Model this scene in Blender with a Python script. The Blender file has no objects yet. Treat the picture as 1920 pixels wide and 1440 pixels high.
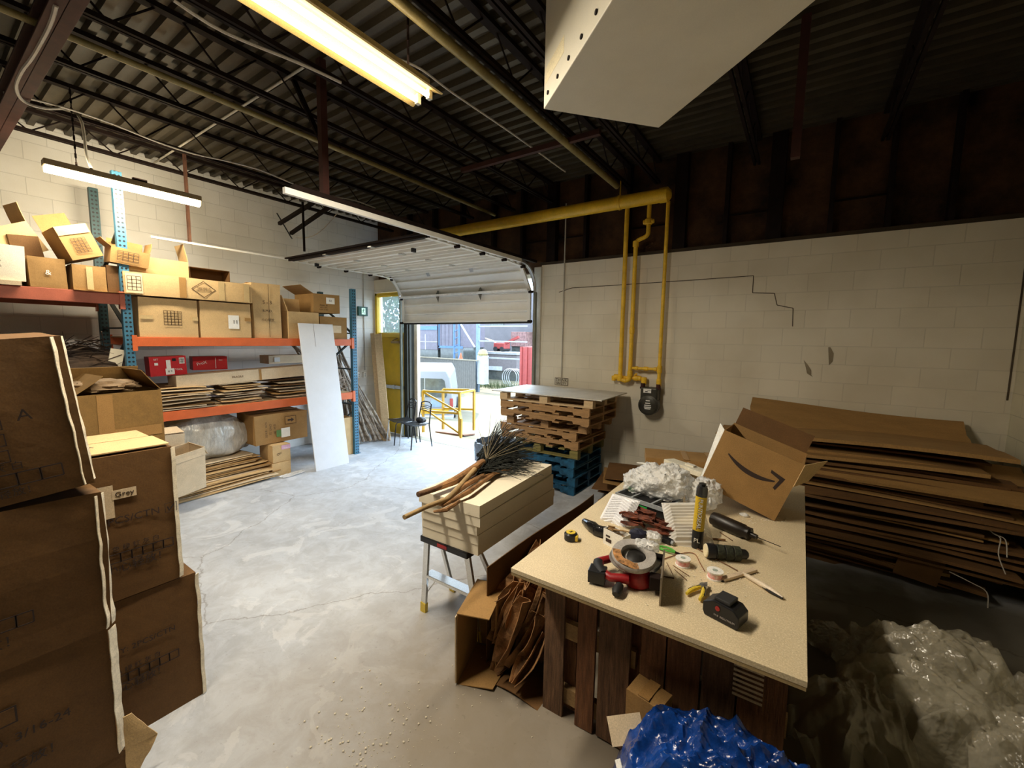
import bpy, bmesh, math, random
import numpy as np
from mathutils import Vector, Matrix, Euler, noise
random.seed(11)
S = bpy.context.scene
COL = S.collection
R_ = math.radians
PI = math.pi

# ------------------------------------------------------------------ camera
FPX, CAMH = 790.0, 2.05
def _v(px, py): return np.array([px-960, -(py-720), -FPX], float)
_Y = _v(1505, 645); _Y /= np.linalg.norm(_Y)
_X = -_v(-200, 618); _X -= _Y*np.dot(_X, _Y); _X /= np.linalg.norm(_X)
_Z = np.cross(_X, _Y)
ROT = np.array([_X, _Y, _Z])
C0 = np.array([0, 0, CAMH])
def atz(px, py, z):
    d = ROT @ _v(px, py); t = (z-CAMH)/d[2]; return Vector(C0+d*t)
def aty(px, py, y):
    d = ROT @ _v(px, py); return Vector(C0+d*y/d[1])
def atx(px, py, x):
    d = ROT @ _v(px, py); return Vector(C0+d*x/d[0])
TZ = 0.90
def T(px, py, dz=0.0): return atz(px, py, TZ+dz)

cam = bpy.data.cameras.new('camera'); camo = bpy.data.objects.new('camera', cam); COL.objects.link(camo)
m = Matrix.Identity(4)
for i in range(3):
    for j in range(3): m[i][j] = ROT[i][j]
m[2][3] = CAMH
camo.matrix_world = m
cam.sensor_width = 36; cam.lens = FPX/1920*36; cam.clip_start = .05; cam.clip_end = 300
S.camera = camo

# ------------------------------------------------------------------ sky, sun, exposure
w = bpy.data.worlds.new('sky'); S.world = w; w.use_nodes = True
bg = w.node_tree.nodes['Background']; bg.inputs[0].default_value = (.62, .80, 1, 1); bg.inputs[1].default_value = 5.2
sun = bpy.data.lights.new('sun', 'SUN'); sun.energy = 6.5; sun.angle = R_(.6); sun.color = (1, .95, .84)
so = bpy.data.objects.new('sun', sun); COL.objects.link(so)
so.rotation_euler = Vector((.75, -.05, -.95)).to_track_quat('-Z', 'Y').to_euler()
S.view_settings.view_transform = 'Standard'; S.view_settings.look = 'None'
S.view_settings.exposure = 1.2; S.view_settings.gamma = 1; S.view_settings.use_curve_mapping = False
S.cycles.max_bounces = 8; S.cycles.transparent_max_bounces = 24; S.cycles.diffuse_bounces = 5
S.cycles.use_denoising = True; S.cycles.sample_clamp_indirect = 6
S.cycles.caustics_reflective = False; S.cycles.caustics_refractive = False
def portal(name, x, y, z, sx, sz):
    l = bpy.data.lights.new(name, 'AREA'); l.shape = 'RECTANGLE'; l.size = sx; l.size_y = sz; l.cycles.is_portal = True
    o = bpy.data.objects.new(name, l); COL.objects.link(o); o.location = (x, y, z); o.rotation_euler = (-PI/2, 0, 0)
portal('doorway_portal', -5.12, 6.12, 1.2, 3.0, 2.5)
portal('window_portal', -7.1, 6.12, 2.55, .8, .85)

# ------------------------------------------------------------------ materials
def mat(name, col, rough=.7, metal=0, var=.12, scale=6, bump=.0, bscale=60, emit=None, col2=None, alpha=1, spec=.4, stretch=None, coat=0, fine=.14):
    M = bpy.data.materials.new(name); M.use_nodes = True; n = M.node_tree.nodes; L = M.node_tree.links
    p = n['Principled BSDF']; p.inputs['Roughness'].default_value = rough; p.inputs['Metallic'].default_value = metal
    p.inputs['Specular IOR Level'].default_value = spec; p.inputs['Alpha'].default_value = alpha
    p.inputs['Coat Weight'].default_value = coat
    if emit:
        p.inputs['Emission Color'].default_value = (*emit[0], 1); p.inputs['Emission Strength'].default_value = emit[1]
    tc = n.new('ShaderNodeTexCoord'); mp = n.new('ShaderNodeMapping'); L.new(tc.outputs['Object'], mp.inputs[0])
    if stretch: mp.inputs['Scale'].default_value = stretch
    ns = n.new('ShaderNodeTexNoise'); ns.inputs['Scale'].default_value = scale; ns.inputs['Detail'].default_value = 6; ns.inputs['Roughness'].default_value = .65
    L.new(mp.outputs[0], ns.inputs['Vector'])
    r = n.new('ShaderNodeValToRGB'); c2 = col2 or tuple(c*(1-var*2) for c in col)
    r.color_ramp.elements[0].position = .3; r.color_ramp.elements[1].position = .7
    r.color_ramp.elements[0].color = (*c2, 1); r.color_ramp.elements[1].color = (*[min(1, c*(1+var*.6)) for c in col], 1)
    L.new(ns.outputs[0], r.inputs[0])
    nf = n.new('ShaderNodeTexNoise'); nf.inputs['Scale'].default_value = 170; nf.inputs['Detail'].default_value = 3; L.new(tc.outputs['Object'], nf.inputs['Vector'])
    mr = n.new('ShaderNodeMapRange'); mr.inputs[1].default_value = .3; mr.inputs[2].default_value = .7; mr.inputs[3].default_value = 1-fine; mr.inputs[4].default_value = 1+fine; L.new(nf.outputs[0], mr.inputs[0])
    mf = n.new('ShaderNodeMixRGB'); mf.blend_type = 'MULTIPLY'; mf.inputs[0].default_value = 1; L.new(r.outputs[0], mf.inputs[1]); L.new(mr.outputs[0], mf.inputs[2]); L.new(mf.outputs[0], p.inputs['Base Color'])
    if bump:
        b = n.new('ShaderNodeBump'); b.inputs['Strength'].default_value = bump; b.inputs['Distance'].default_value = .01
        n2 = n.new('ShaderNodeTexNoise'); n2.inputs['Scale'].default_value = bscale; n2.inputs['Detail'].default_value = 4
        L.new(mp.outputs[0], n2.inputs['Vector']); L.new(n2.outputs[0], b.inputs['Height']); L.new(b.outputs[0], p.inputs['Normal'])
    return M
def nd(M): return M.node_tree.nodes, M.node_tree.links, M.node_tree.nodes['Principled BSDF']

kraft = mat('kraft_cardboard', (.34, .19, .062), .8, var=.10, scale=5, bump=.15, bscale=14)
kraft_light = mat('light_cardboard', (.60, .405, .19), .8, var=.08, scale=5, bump=.12, bscale=14)
kraft_pale = mat('pale_cardboard', (.66, .52, .34), .8, var=.08, scale=6, bump=.12, bscale=18)
kraft_dark = mat('dark_cardboard', (.15, .072, .022), .85, var=.14, scale=4, bump=.2, bscale=12)
kraft_white = mat('white_faced_cardboard', (.80, .74, .60), .7, var=.05)
tape_m = mat('brown_packing_tape', (.36, .20, .07), .25, var=.06)
tape_c = mat('clear_packing_tape', (.55, .40, .20), .2, var=.06)
ink = mat('black_ink', (.035, .02, .015), .7, var=.1)
ink_soft = mat('faded_brown_ink', (.085, .045, .02), .8, var=.1)
paper = mat('white_paper', (.80, .78, .72), .6, var=.05)
cream = mat('cream_paper', (.80, .70, .46), .6, var=.05)
steel_dark = mat('dark_brown_steel', (.014, .007, .005), .7, .0, spec=.15, var=.25, scale=8)
steel_red = mat('red_oxide_steel', (.06, .018, .012), .7, .1, var=.25)
black_m = mat('black_plastic', (.012, .012, .013), .35, fine=.03, var=.1)
rubber = mat('black_rubber', (.01, .01, .01), .6, var=.1)
steel = mat('galvanised_steel', (.55, .55, .54), .35, .9, var=.08)
alu = mat('aluminium', (.72, .72, .70), .3, .9, var=.06)
white_p = mat('white_painted_steel', (.80, .78, .72), .45, fine=.03, var=.03)
white_duct = mat('white_sheet_metal', (.70, .65, .52), .5, fine=.03, var=.05, scale=2)
yellow_pipe = mat('yellow_pipe_paint', (.85, .52, .03), .45, var=.12, scale=7)
yellow_door = mat('yellow_door_paint', (.72, .48, .02), .45, var=.12, scale=2.5)
yellow_rail = mat('yellow_rail_paint', (.36, .21, .012), .5, var=.08)
olive_pipe = mat('olive_painted_pipe', (.30, .235, .09), .45, .1, var=.2)
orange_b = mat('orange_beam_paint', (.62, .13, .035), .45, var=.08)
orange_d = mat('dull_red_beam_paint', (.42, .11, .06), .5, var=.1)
wood = mat('pallet_pine', (.42, .24, .10), .8, var=.22, scale=4, stretch=(1, 12, 12), bump=.3, bscale=20)
wood_pale = mat('pale_pine', (.62, .44, .24), .75, var=.12, scale=4, stretch=(1, 10, 10), bump=.2, bscale=20)
wood_green = mat('green_stained_pine', (.24, .20, .06), .8, var=.2, scale=4, stretch=(1, 10, 10))
wood_blue = mat('blue_painted_pallet_wood', (.012, .10, .20), .7, var=.35, scale=9)
wood_dark = mat('old_brown_plank', (.17, .09, .045), .85, var=.35, scale=5, stretch=(10, 10, 1), bump=.5, bscale=18)
wood_dark2 = mat('reddish_brown_plank', (.22, .095, .04), .85, var=.3, scale=5, stretch=(10, 10, 1), bump=.5, bscale=18)
wood_stringer = mat('yellowed_timber', (.36, .22, .09), .8, var=.3, scale=5, bump=.4)
bark = mat('bark_brown', (.20, .105, .05), .9, var=.4, scale=12, bump=.8, bscale=40)
bark_grey = mat('grey_driftwood', (.36, .29, .22), .9, var=.45, scale=14, bump=.8, bscale=50, col2=(.07, .05, .035))
palm = mat('palm_husk', (.32, .155, .055), .8, var=.4, scale=10, bump=.5)
foam = mat('white_foam_board', (.74, .66, .50), .8, fine=.03, var=.03, bump=.1, bscale=120)
mdf_white = mat('white_laminate', (.72, .72, .73), .4, fine=.03, var=.02)
grey_plastic = mat('grey_plastic', (.30, .32, .33), .5, var=.1)
red_p = mat('red_plastic', (.36, .02, .02), .4, var=.12)
red_box = mat('red_printed_card', (.50, .012, .016), .45, var=.08)
green_p = mat('green_plastic', (.02, .30, .06), .4, var=.1)
lime_p = mat('lime_plastic', (.10, .42, .06), .4, var=.1)
yellow_p = mat('yellow_plastic', (.72, .52, .05), .35, var=.06)
meter_m = mat('dark_meter_casting', (.06, .055, .04), .4, .4, var=.3)
conduit_m = mat('painted_conduit', (.50, .46, .38), .5, var=.1)
cable_m = mat('pale_cable', (.55, .50, .42), .5, var=.1)

def clear_plastic(name, col, mixf, rough=.25, bscale=30, bs=.6):
    M = bpy.data.materials.new(name); M.use_nodes = True; n, L, p = nd(M)
    p.inputs['Base Color'].default_value = (*col, 1); p.inputs['Roughness'].default_value = rough; p.inputs['Specular IOR Level'].default_value = .8
    t = n.new('ShaderNodeBsdfTransparent'); mx = n.new('ShaderNodeMixShader'); out = n['Material Output']
    tc = n.new('ShaderNodeTexCoord'); vo = n.new('ShaderNodeTexNoise'); vo.inputs['Scale'].default_value = bscale; L.new(tc.outputs['Object'], vo.inputs['Vector'])
    b = n.new('ShaderNodeBump'); b.inputs['Strength'].default_value = bs; b.inputs['Distance'].default_value = .02
    L.new(vo.outputs[0], b.inputs['Height']); L.new(b.outputs[0], p.inputs['Normal'])
    mx.inputs[0].default_value = mixf; L.new(t.outputs[0], mx.inputs[1]); L.new(p.outputs[0], mx.inputs[2]); L.new(mx.outputs[0], out.inputs[0])
    return M
plastic_film = clear_plastic('clear_packing_film', (.52, .47, .35), .40, .16, 22, .9)
plastic_white = clear_plastic('white_clear_film', (.90, .90, .88), .58, .18, 45, 1.0)
tray_film = clear_plastic('clear_tray_plastic', (.86, .82, .74), .7, .2, 20, .2)
sack_m = mat('silver_woven_sack', (.62, .60, .54), .3, .15, var=.2, scale=5, bump=1.0, bscale=12, stretch=(1, 2.5, 1))
liner = mat('grey_blue_bin_liner', (.16, .22, .32), .25, .1, var=.25, scale=6, bump=.6, bscale=14)
tarp = mat('blue_poly_tarp', (.006, .05, .26), .22, var=.45, scale=5, bump=.9, bscale=16, coat=.2)
glass = clear_plastic('window_glass', (.75, .9, .95), .35, .3, 1, 0)
dark_glass = mat('dark_tinted_glass', (.06, .065, .06), .1, var=.2)


def block_mat(name, col, axis, mortar=.5, s=.55, wear=0.0):
    M = bpy.data.materials.new(name); M.use_nodes = True; n, L, p = nd(M); p.inputs['Roughness'].default_value = .75
    tc = n.new('ShaderNodeTexCoord'); sp = n.new('ShaderNodeSeparateXYZ'); cb = n.new('ShaderNodeCombineXYZ')
    L.new(tc.outputs['Object'], sp.inputs[0]); L.new(sp.outputs[axis], cb.inputs[0]); L.new(sp.outputs[2], cb.inputs[1])
    br = n.new('ShaderNodeTexBrick'); L.new(cb.outputs[0], br.inputs['Vector'])
    br.inputs['Scale'].default_value = 1; br.inputs['Brick Width'].default_value = .405; br.inputs['Row Height'].default_value = .203
    br.inputs['Mortar Size'].default_value = .005; br.inputs['Mortar Smooth'].default_value = .6; br.offset = .5
    br.inputs['Color1'].default_value = (*col, 1); br.inputs['Color2'].default_value = (*[c*.95 for c in col], 1); br.inputs['Mortar'].default_value = (*[c*mortar for c in col], 1)
    ns = n.new('ShaderNodeTexNoise'); ns.inputs['Scale'].default_value = 1.3; ns.inputs['Detail'].default_value = 8; L.new(tc.outputs['Object'], ns.inputs['Vector'])
    rr = n.new('ShaderNodeValToRGB'); rr.color_ramp.elements[0].position = .3; rr.color_ramp.elements[0].color = (.84, .82, .78, 1); rr.color_ramp.elements[1].position = .62; rr.color_ramp.elements[1].color = (1, 1, 1, 1)
    L.new(ns.outputs[0], rr.inputs[0])
    mx = n.new('ShaderNodeMixRGB'); mx.blend_type = 'MULTIPLY'; mx.inputs[0].default_value = 1; L.new(br.outputs[0], mx.inputs[1]); L.new(rr.outputs[0], mx.inputs[2])
    L.new(mx.outputs[0], p.inputs['Base Color'])
    n2 = n.new('ShaderNodeTexNoise'); n2.inputs['Scale'].default_value = 90; n2.inputs['Detail'].default_value = 4; L.new(tc.outputs['Object'], n2.inputs['Vector'])
    ma = n.new('ShaderNodeMath'); ma.operation = 'MULTIPLY_ADD'; ma.inputs[1].default_value = -1.0; L.new(br.outputs['Fac'], ma.inputs[0])
    m3 = n.new('ShaderNodeMath'); m3.operation = 'MULTIPLY'; m3.inputs[1].default_value = .35; L.new(n2.outputs[0], m3.inputs[0]); L.new(m3.outputs[0], ma.inputs[2])
    b = n.new('ShaderNodeBump'); b.inputs['Strength'].default_value = s; b.inputs['Distance'].default_value = .012
    L.new(ma.outputs[0], b.inputs['Height']); L.new(b.outputs[0], p.inputs['Normal'])
    return M
block_left = block_mat('white_block_left', (.82, .80, .76), 1, .80, .4)
block_far = block_mat('cream_block_far', (.78, .72, .58), 0, .86, .28)

def floor_mat():
    M = bpy.data.materials.new('worn_concrete'); M.use_nodes = True; n, L, p = nd(M)
    tc = n.new('ShaderNodeTexCoord')
    def N(sc, det=8, ro=.6, dist=0):
        q = n.new('ShaderNodeTexNoise'); q.inputs['Scale'].default_value = sc; q.inputs['Detail'].default_value = det; q.inputs['Roughness'].default_value = ro; q.inputs['Distortion'].default_value = dist
        L.new(tc.outputs['Object'], q.inputs['Vector']); return q
    def ramp(src, p0, c0, p1, c1):
        r = n.new('ShaderNodeValToRGB'); r.color_ramp.elements[0].position = p0; r.color_ramp.elements[0].color = (*c0, 1)
        r.color_ramp.elements[1].position = p1; r.color_ramp.elements[1].color = (*c1, 1); L.new(src, r.inputs[0]); return r
    base = ramp(N(.9).outputs[0], .35, (.46, .485, .52), .65, (.58, .605, .635))
    det = ramp(N(5, 10, .7, .6).outputs[0], .40, (.80, .78, .76), .60, (1.0, 1.0, 1.0))
    m1 = n.new('ShaderNodeMixRGB'); m1.blend_type = 'MULTIPLY'; m1.inputs[0].default_value = .8; L.new(base.outputs[0], m1.inputs[1]); L.new(det.outputs[0], m1.inputs[2])
    # pale splashes of old paint or glue
    sp = ramp(N(2.2, 6, .6, 1.5).outputs[0], .57, (0, 0, 0), .60, (1, 1, 1))
    m2 = n.new('ShaderNodeMixRGB'); m2.inputs[2].default_value = (.68, .69, .70, 1); mm = n.new('ShaderNodeMath'); mm.operation = 'MULTIPLY'; mm.inputs[1].default_value = .4
    L.new(sp.outputs[0], mm.inputs[0]); L.new(mm.outputs[0], m2.inputs[0]); L.new(m1.outputs[0], m2.inputs[1])
    # brown dirt worn in around the bench (world position)
    sx = n.new('ShaderNodeVectorMath'); sx.operation = 'DISTANCE'; sx.inputs[1].default_value = (-.2, 1.8, 0); L.new(tc.outputs['Object'], sx.inputs[0])
    ad = n.new('ShaderNodeMath'); ad.operation = 'MULTIPLY_ADD'; ad.inputs[1].default_value = 1.2; L.new(N(1.6, 8).outputs[0], ad.inputs[0]); L.new(sx.outputs['Value'], ad.inputs[2])
    dr = ramp(ad.outputs[0], .0, (0, 0, 0), 1, (1, 1, 1)); dr.color_ramp.elements[0].position = 0
    mr = n.new('ShaderNodeMapRange'); mr.inputs[1].default_value = 2.0; mr.inputs[2].default_value = 3.5; mr.inputs[3].default_value = .85; mr.inputs[4].default_value = 0; L.new(ad.outputs[0], mr.inputs[0])
    m3 = n.new('ShaderNodeMixRGB'); m3.inputs[2].default_value = (.19, .145, .085, 1); L.new(mr.outputs[0], m3.inputs[0]); L.new(m2.outputs[0], m3.inputs[1])
    s2 = n.new('ShaderNodeVectorMath'); s2.operation = 'DISTANCE'; s2.inputs[1].default_value = (1.5, 3.1, 0); L.new(tc.outputs['Object'], s2.inputs[0])  # weak light right of the bench, painted as a dark floor zone
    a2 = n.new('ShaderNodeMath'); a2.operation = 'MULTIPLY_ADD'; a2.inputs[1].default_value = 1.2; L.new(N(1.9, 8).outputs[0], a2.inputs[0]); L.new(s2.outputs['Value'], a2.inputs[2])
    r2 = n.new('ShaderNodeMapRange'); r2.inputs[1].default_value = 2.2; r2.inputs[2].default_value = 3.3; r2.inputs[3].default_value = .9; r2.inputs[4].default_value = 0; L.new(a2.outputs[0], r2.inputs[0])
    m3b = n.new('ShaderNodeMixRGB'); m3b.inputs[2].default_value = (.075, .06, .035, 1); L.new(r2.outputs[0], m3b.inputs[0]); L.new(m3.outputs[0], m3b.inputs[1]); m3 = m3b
    # hairline cracks
    vo = n.new('ShaderNodeTexVoronoi'); vo.feature = 'DISTANCE_TO_EDGE'; vo.inputs['Scale'].default_value = .55
    dn = N(2.5, 6, .6); mxv = n.new('ShaderNodeMixRGB'); mxv.inputs[0].default_value = .25; L.new(tc.outputs['Object'], mxv.inputs[1]); L.new(dn.outputs[1], mxv.inputs[2]); L.new(mxv.outputs[0], vo.inputs['Vector'])
    cr = ramp(vo.outputs[0], .0, (.55, .5, .45), .004, (1, 1, 1))
    m4 = n.new('ShaderNodeMixRGB'); m4.blend_type = 'MULTIPLY'; m4.inputs[0].default_value = .8; L.new(m3.outputs[0], m4.inputs[1]); L.new(cr.outputs[0], m4.inputs[2])
    fl = ramp(N(28, 4, .7).outputs[0], .62, (1, 1, 1), .70, (.75, .73, .7))
    m5 = n.new('ShaderNodeMixRGB'); m5.blend_type = 'MULTIPLY'; m5.inputs[0].default_value = .7; L.new(m4.outputs[0], m5.inputs[1]); L.new(fl.outputs[0], m5.inputs[2])
    L.new(m5.outputs[0], p.inputs['Base Color'])
    rg = n.new('ShaderNodeMapRange'); rg.inputs[3].default_value = .50; rg.inputs[4].default_value = .80; p.inputs['Specular IOR Level'].default_value = .22; L.new(N(2.2, 8, .7).outputs[0], rg.inputs[0]); L.new(rg.outputs[0], p.inputs['Roughness'])
    b = n.new('ShaderNodeBump'); b.inputs['Strength'].default_value = .15; b.inputs['Distance'].default_value = .01; L.new(N(14, 8, .7).outputs[0], b.inputs['Height']); L.new(b.outputs[0], p.inputs['Normal'])
    return M
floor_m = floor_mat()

def deck_mat():
    return mat('grey_brown_deck_steel', (.075, .06, .037), .5, .2, var=.2, scale=3)
deck_m = deck_mat()
fibre = mat('brown_fibreboard', (.085, .038, .014), .9, var=.5, scale=2.2, bump=.3)

def holes_mat(name, col, pitch=.05, off=.018):
    M = mat(name, col, .5, .1, var=.15); n, L, p = nd(M)
    src = p.inputs['Base Color'].links[0].from_socket
    tc = n.new('ShaderNodeTexCoord'); sp = n.new('ShaderNodeSeparateXYZ'); L.new(tc.outputs['Object'], sp.inputs[0])
    def ma(op, a, b=None):
        q = n.new('ShaderNodeMath'); q.operation = op
        for i, v in enumerate((a, b)):
            if v is None: continue
            if isinstance(v, (int, float)): q.inputs[i].default_value = v
            else: L.new(v, q.inputs[i])
        return q.outputs[0]
    u = ma('SUBTRACT', ma('ABSOLUTE', sp.outputs[1]), off)
    f = ma('MULTIPLY', ma('SUBTRACT', ma('FRACT', ma('DIVIDE', sp.outputs[2], pitch)), .5), pitch)
    d = ma('SQRT', ma('ADD', ma('MULTIPLY', u, u), ma('MULTIPLY', f, f)))
    k = ma('LESS_THAN', d, .0115)
    ge = n.new('ShaderNodeNewGeometry'); s2 = n.new('ShaderNodeSeparateXYZ'); L.new(ge.outputs['True Normal'], s2.inputs[0])
    k = ma('MULTIPLY', k, ma('GREATER_THAN', ma('ABSOLUTE', s2.outputs[0]), .7))
    mx = n.new('ShaderNodeMixRGB'); L.new(k, mx.inputs[0]); L.new(src, mx.inputs[1]); mx.inputs[2].default_value = (.01, .012, .015, 1)
    L.new(mx.outputs[0], p.inputs['Base Color'])
    return M
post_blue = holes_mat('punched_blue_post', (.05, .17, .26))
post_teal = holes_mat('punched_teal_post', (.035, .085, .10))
brace_m = mat('dark_teal_brace', (.03, .05, .055), .5, .2)

# ------------------------------------------------------------------ mesh helpers
class MB:
    def __init__(s): s.v = []; s.f = []
    def add(s, vs, fs):
        o = len(s.v); s.v += [Vector(v) for v in vs]; s.f += [tuple(i+o for i in f) for f in fs]; return s
    def box(s, x0, x1, y0, y1, z0, z1, mt=None):
        vs = [Vector((x, y, z)) for z in (z0, z1) for y in (y0, y1) for x in (x0, x1)]
        if mt: vs = [mt @ v for v in vs]
        return s.add(vs, [(0, 2, 3, 1), (4, 5, 7, 6), (0, 1, 5, 4), (2, 6, 7, 3), (0, 4, 6, 2), (1, 3, 7, 5)])
    def cb(s, c, d, mt=None):
        return s.box(c[0]-d[0]/2, c[0]+d[0]/2, c[1]-d[1]/2, c[1]+d[1]/2, c[2]-d[2]/2, c[2]+d[2]/2, mt)
    def bar(s, a, b, wx, wy=None, up=(0, 0, 1)):
        a = Vector(a); b = Vector(b); wy = wy or wx; d = (b-a); l = d.length
        if l < 1e-6: return s
        z = d/l; u = Vector(up)
        if abs(z.dot(u)) > .98: u = Vector((1, 0, 0))
        x = u.cross(z).normalized(); y = z.cross(x)
        vs = [a+z*t*l+x*sx*wx/2+y*sy*wy/2 for t in (0, 1) for sy in (-1, 1) for sx in (-1, 1)]
        return s.add(vs, [(0, 2, 3, 1), (4, 5, 7, 6), (0, 1, 5, 4), (2, 6, 7, 3), (0, 4, 6, 2), (1, 3, 7, 5)])
    def tube(s, pts, r, seg=10, caps=True):
        pts = [Vector(p) for p in pts]; rs = r if isinstance(r, (list, tuple)) else [r]*len(pts)
        n = len(pts); o = len(s.v); px = None
        for i, p in enumerate(pts):
            t = (pts[min(i+1, n-1)]-pts[max(i-1, 0)]).normalized()
            if px is None:
                u = Vector((0, 0, 1)) if abs(t.z) < .9 else Vector((1, 0, 0)); px = u.cross(t).normalized()
            else:
                px = (px-t*px.dot(t)).normalized()
            py = t.cross(px)
            for k in range(seg):
                a = 2*PI*k/seg; s.v.append(p+(px*math.cos(a)+py*math.sin(a))*rs[i])
        for i in range(n-1):
            for k in range(seg):
                k2 = (k+1) % seg; s.f.append((o+i*seg+k, o+i*seg+k2, o+(i+1)*seg+k2, o+(i+1)*seg+k))
        if caps:
            s.f.append(tuple(o+k for k in range(seg))[::-1]); s.f.append(tuple(o+(n-1)*seg+k for k in range(seg)))
        return s
    def cyl(s, a, b, r, r2=None, seg=16): return s.tube([a, b], [r, r2 if r2 is not None else r], seg)
    def lathe(s, prof, seg=24, c=(0, 0, 0), mt=None):
        o = len(s.v); n = len(prof)
        for r, z in prof:
            for k in range(seg):
                a = 2*PI*k/seg; v = Vector((c[0]+r*math.cos(a), c[1]+r*math.sin(a), c[2]+z)); s.v.append(mt @ v if mt else v)
        for i in range(n-1):
            for k in range(seg):
                k2 = (k+1) % seg; s.f.append((o+i*seg+k, o+i*seg+k2, o+(i+1)*seg+k2, o+(i+1)*seg+k))
        s.f.append(tuple(o+k for k in range(seg))[::-1]); s.f.append(tuple(o+(n-1)*seg+k for k in range(seg)))
        return s
    def prism(s, poly, h0, h1, axis='z', mt=None):
        n = len(poly)
        def P(a, b, h):
            v = {'z': (a, b, h), 'y': (a, h, b), 'x': (h, a, b)}[axis]; v = Vector(v); return mt @ v if mt else v
        vs = [P(a, b, h0) for a, b in poly]+[P(a, b, h1) for a, b in poly]
        return s.add(vs, [tuple(range(n))[::-1], tuple(range(n, 2*n))]+[(i, (i+1) % n, (i+1) % n+n, i+n) for i in range(n)])
    def grid(s, fn, nu, nv, th=0, closed=False):
        o = len(s.v)
        P = [[Vector(fn(i/nu, j/nv)) for j in range(nv+1)] for i in range(nu+1)]
        for r in P: s.v += r
        idx = lambda i, j: o+i*(nv+1)+j
        for i in range(nu):
            for j in range(nv): s.f.append((idx(i, j), idx(i+1, j), idx(i+1, j+1), idx(i, j+1)))
        if th:
            o2 = len(s.v)
            for i in range(nu+1):
                for j in range(nv+1):
                    a = P[min(i+1, nu)][j]-P[max(i-1, 0)][j]; b = P[i][min(j+1, nv)]-P[i][max(j-1, 0)]
                    nn = a.cross(b); nn = nn.normalized() if nn.length > 1e-9 else Vector((0, 0, 1))
                    s.v.append(P[i][j]-nn*th)
            id2 = lambda i, j: o2+i*(nv+1)+j
            for i in range(nu):
                for j in range(nv): s.f.append((id2(i, j), id2(i, j+1), id2(i+1, j+1), id2(i+1, j)))
            for i in range(nu):
                s.f.append((idx(i, 0), id2(i, 0), id2(i+1, 0), idx(i+1, 0))); s.f.append((idx(i, nv), idx(i+1, nv), id2(i+1, nv), id2(i, nv)))
            for j in range(nv):
                s.f.append((idx(0, j), idx(0, j+1), id2(0, j+1), id2(0, j))); s.f.append((idx(nu, j), id2(nu, j), id2(nu, j+1), idx(nu, j+1)))
        return s
    def jitter(s, amp, freq=3, seed=0):
        s.v = [v+Vector(noise.noise_vector(v*freq+Vector((seed*7.3, seed*3.1, seed))))*amp for v in s.v]; return s
    def mesh(s, name, m, smooth=False):
        me = bpy.data.meshes.new(name); me.from_pydata([tuple(v) for v in s.v], [], s.f); me.validate()
        bm = bmesh.new(); bm.from_mesh(me); bmesh.ops.recalc_face_normals(bm, faces=bm.faces); bm.to_mesh(me); bm.free()
        if m: me.materials.append(m)
        if smooth: me.polygons.foreach_set('use_smooth', [True]*len(me.polygons))
        return me
    def build(s, name, m, parent=None, loc=(0, 0, 0), rot=(0, 0, 0), smooth=False, bevel=0, recentre=False):
        if recentre and s.v:
            c = sum(s.v, Vector())/len(s.v); s.v = [v-c for v in s.v]; loc = c
        o = bpy.data.objects.new(name, s.mesh(name, m, smooth)); COL.objects.link(o)
        o.location = loc; o.rotation_euler = rot
        if parent: o.parent = parent
        if smooth:
            try:
                o.data.set_sharp_from_angle(angle=R_(40))
            except Exception: pass
        if bevel:
            b = o.modifiers.new('bevel', 'BEVEL'); b.width = bevel; b.segments = 2; b.limit_method = 'ANGLE'
        return o
def tag(o, label, cat, group=None, kind=None):
    if label: o['label'] = label
    if cat: o['category'] = cat
    if group: o['group'] = group
    if kind: o['kind'] = kind
    return o
def thing(name, label, cat, loc=(0, 0, 0), rot=(0, 0, 0), group=None, kind=None):
    o = bpy.data.objects.new(name, None); COL.objects.link(o); o.empty_display_size = .1
    o.location = loc; o.rotation_euler = rot; return tag(o, label, cat, group, kind)
def plab(o, label): o['label'] = label; return o
def dup(root, loc, rot=None, label=None, scale=None):
    c = root.copy(); COL.objects.link(c); c.location = loc
    if rot is not None: c.rotation_euler = rot
    if scale is not None: c.scale = scale
    if label: c['label'] = label
    for ch in list(root.children):
        d = ch.copy(); COL.objects.link(d); d.parent = c
        for g in list(ch.children):
            e = g.copy(); COL.objects.link(e); e.parent = d
    return c
def text_obj(txt, size, m, parent, loc, rot, name='printed_text', align='CENTER', th=.0006):
    cu = bpy.data.curves.new('t', 'FONT'); cu.body = txt; cu.size = size; cu.align_x = align; cu.align_y = 'CENTER'; cu.extrude = th; cu.resolution_u = 2
    to = bpy.data.objects.new('t', cu); COL.objects.link(to)
    bpy.context.view_layer.update()
    me = bpy.data.meshes.new_from_object(to.evaluated_get(bpy.context.evaluated_depsgraph_get()))
    bpy.data.objects.remove(to); bpy.data.curves.remove(cu)
    me.name = name; me.materials.clear(); me.materials.append(m)
    o = bpy.data.objects.new(name, me); COL.objects.link(o); o.parent = parent; o.location = loc; o.rotation_euler = rot
    return o
FACE = {'+x': ((0, 1, 0), (0, 0, 1)), '-y': ((1, 0, 0), (0, 0, 1)), '-x': ((0, -1, 0), (0, 0, 1)), '+y': ((-1, 0, 0), (0, 0, 1)), 'top': ((0, 1, 0), (-1, 0, 0))}
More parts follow.
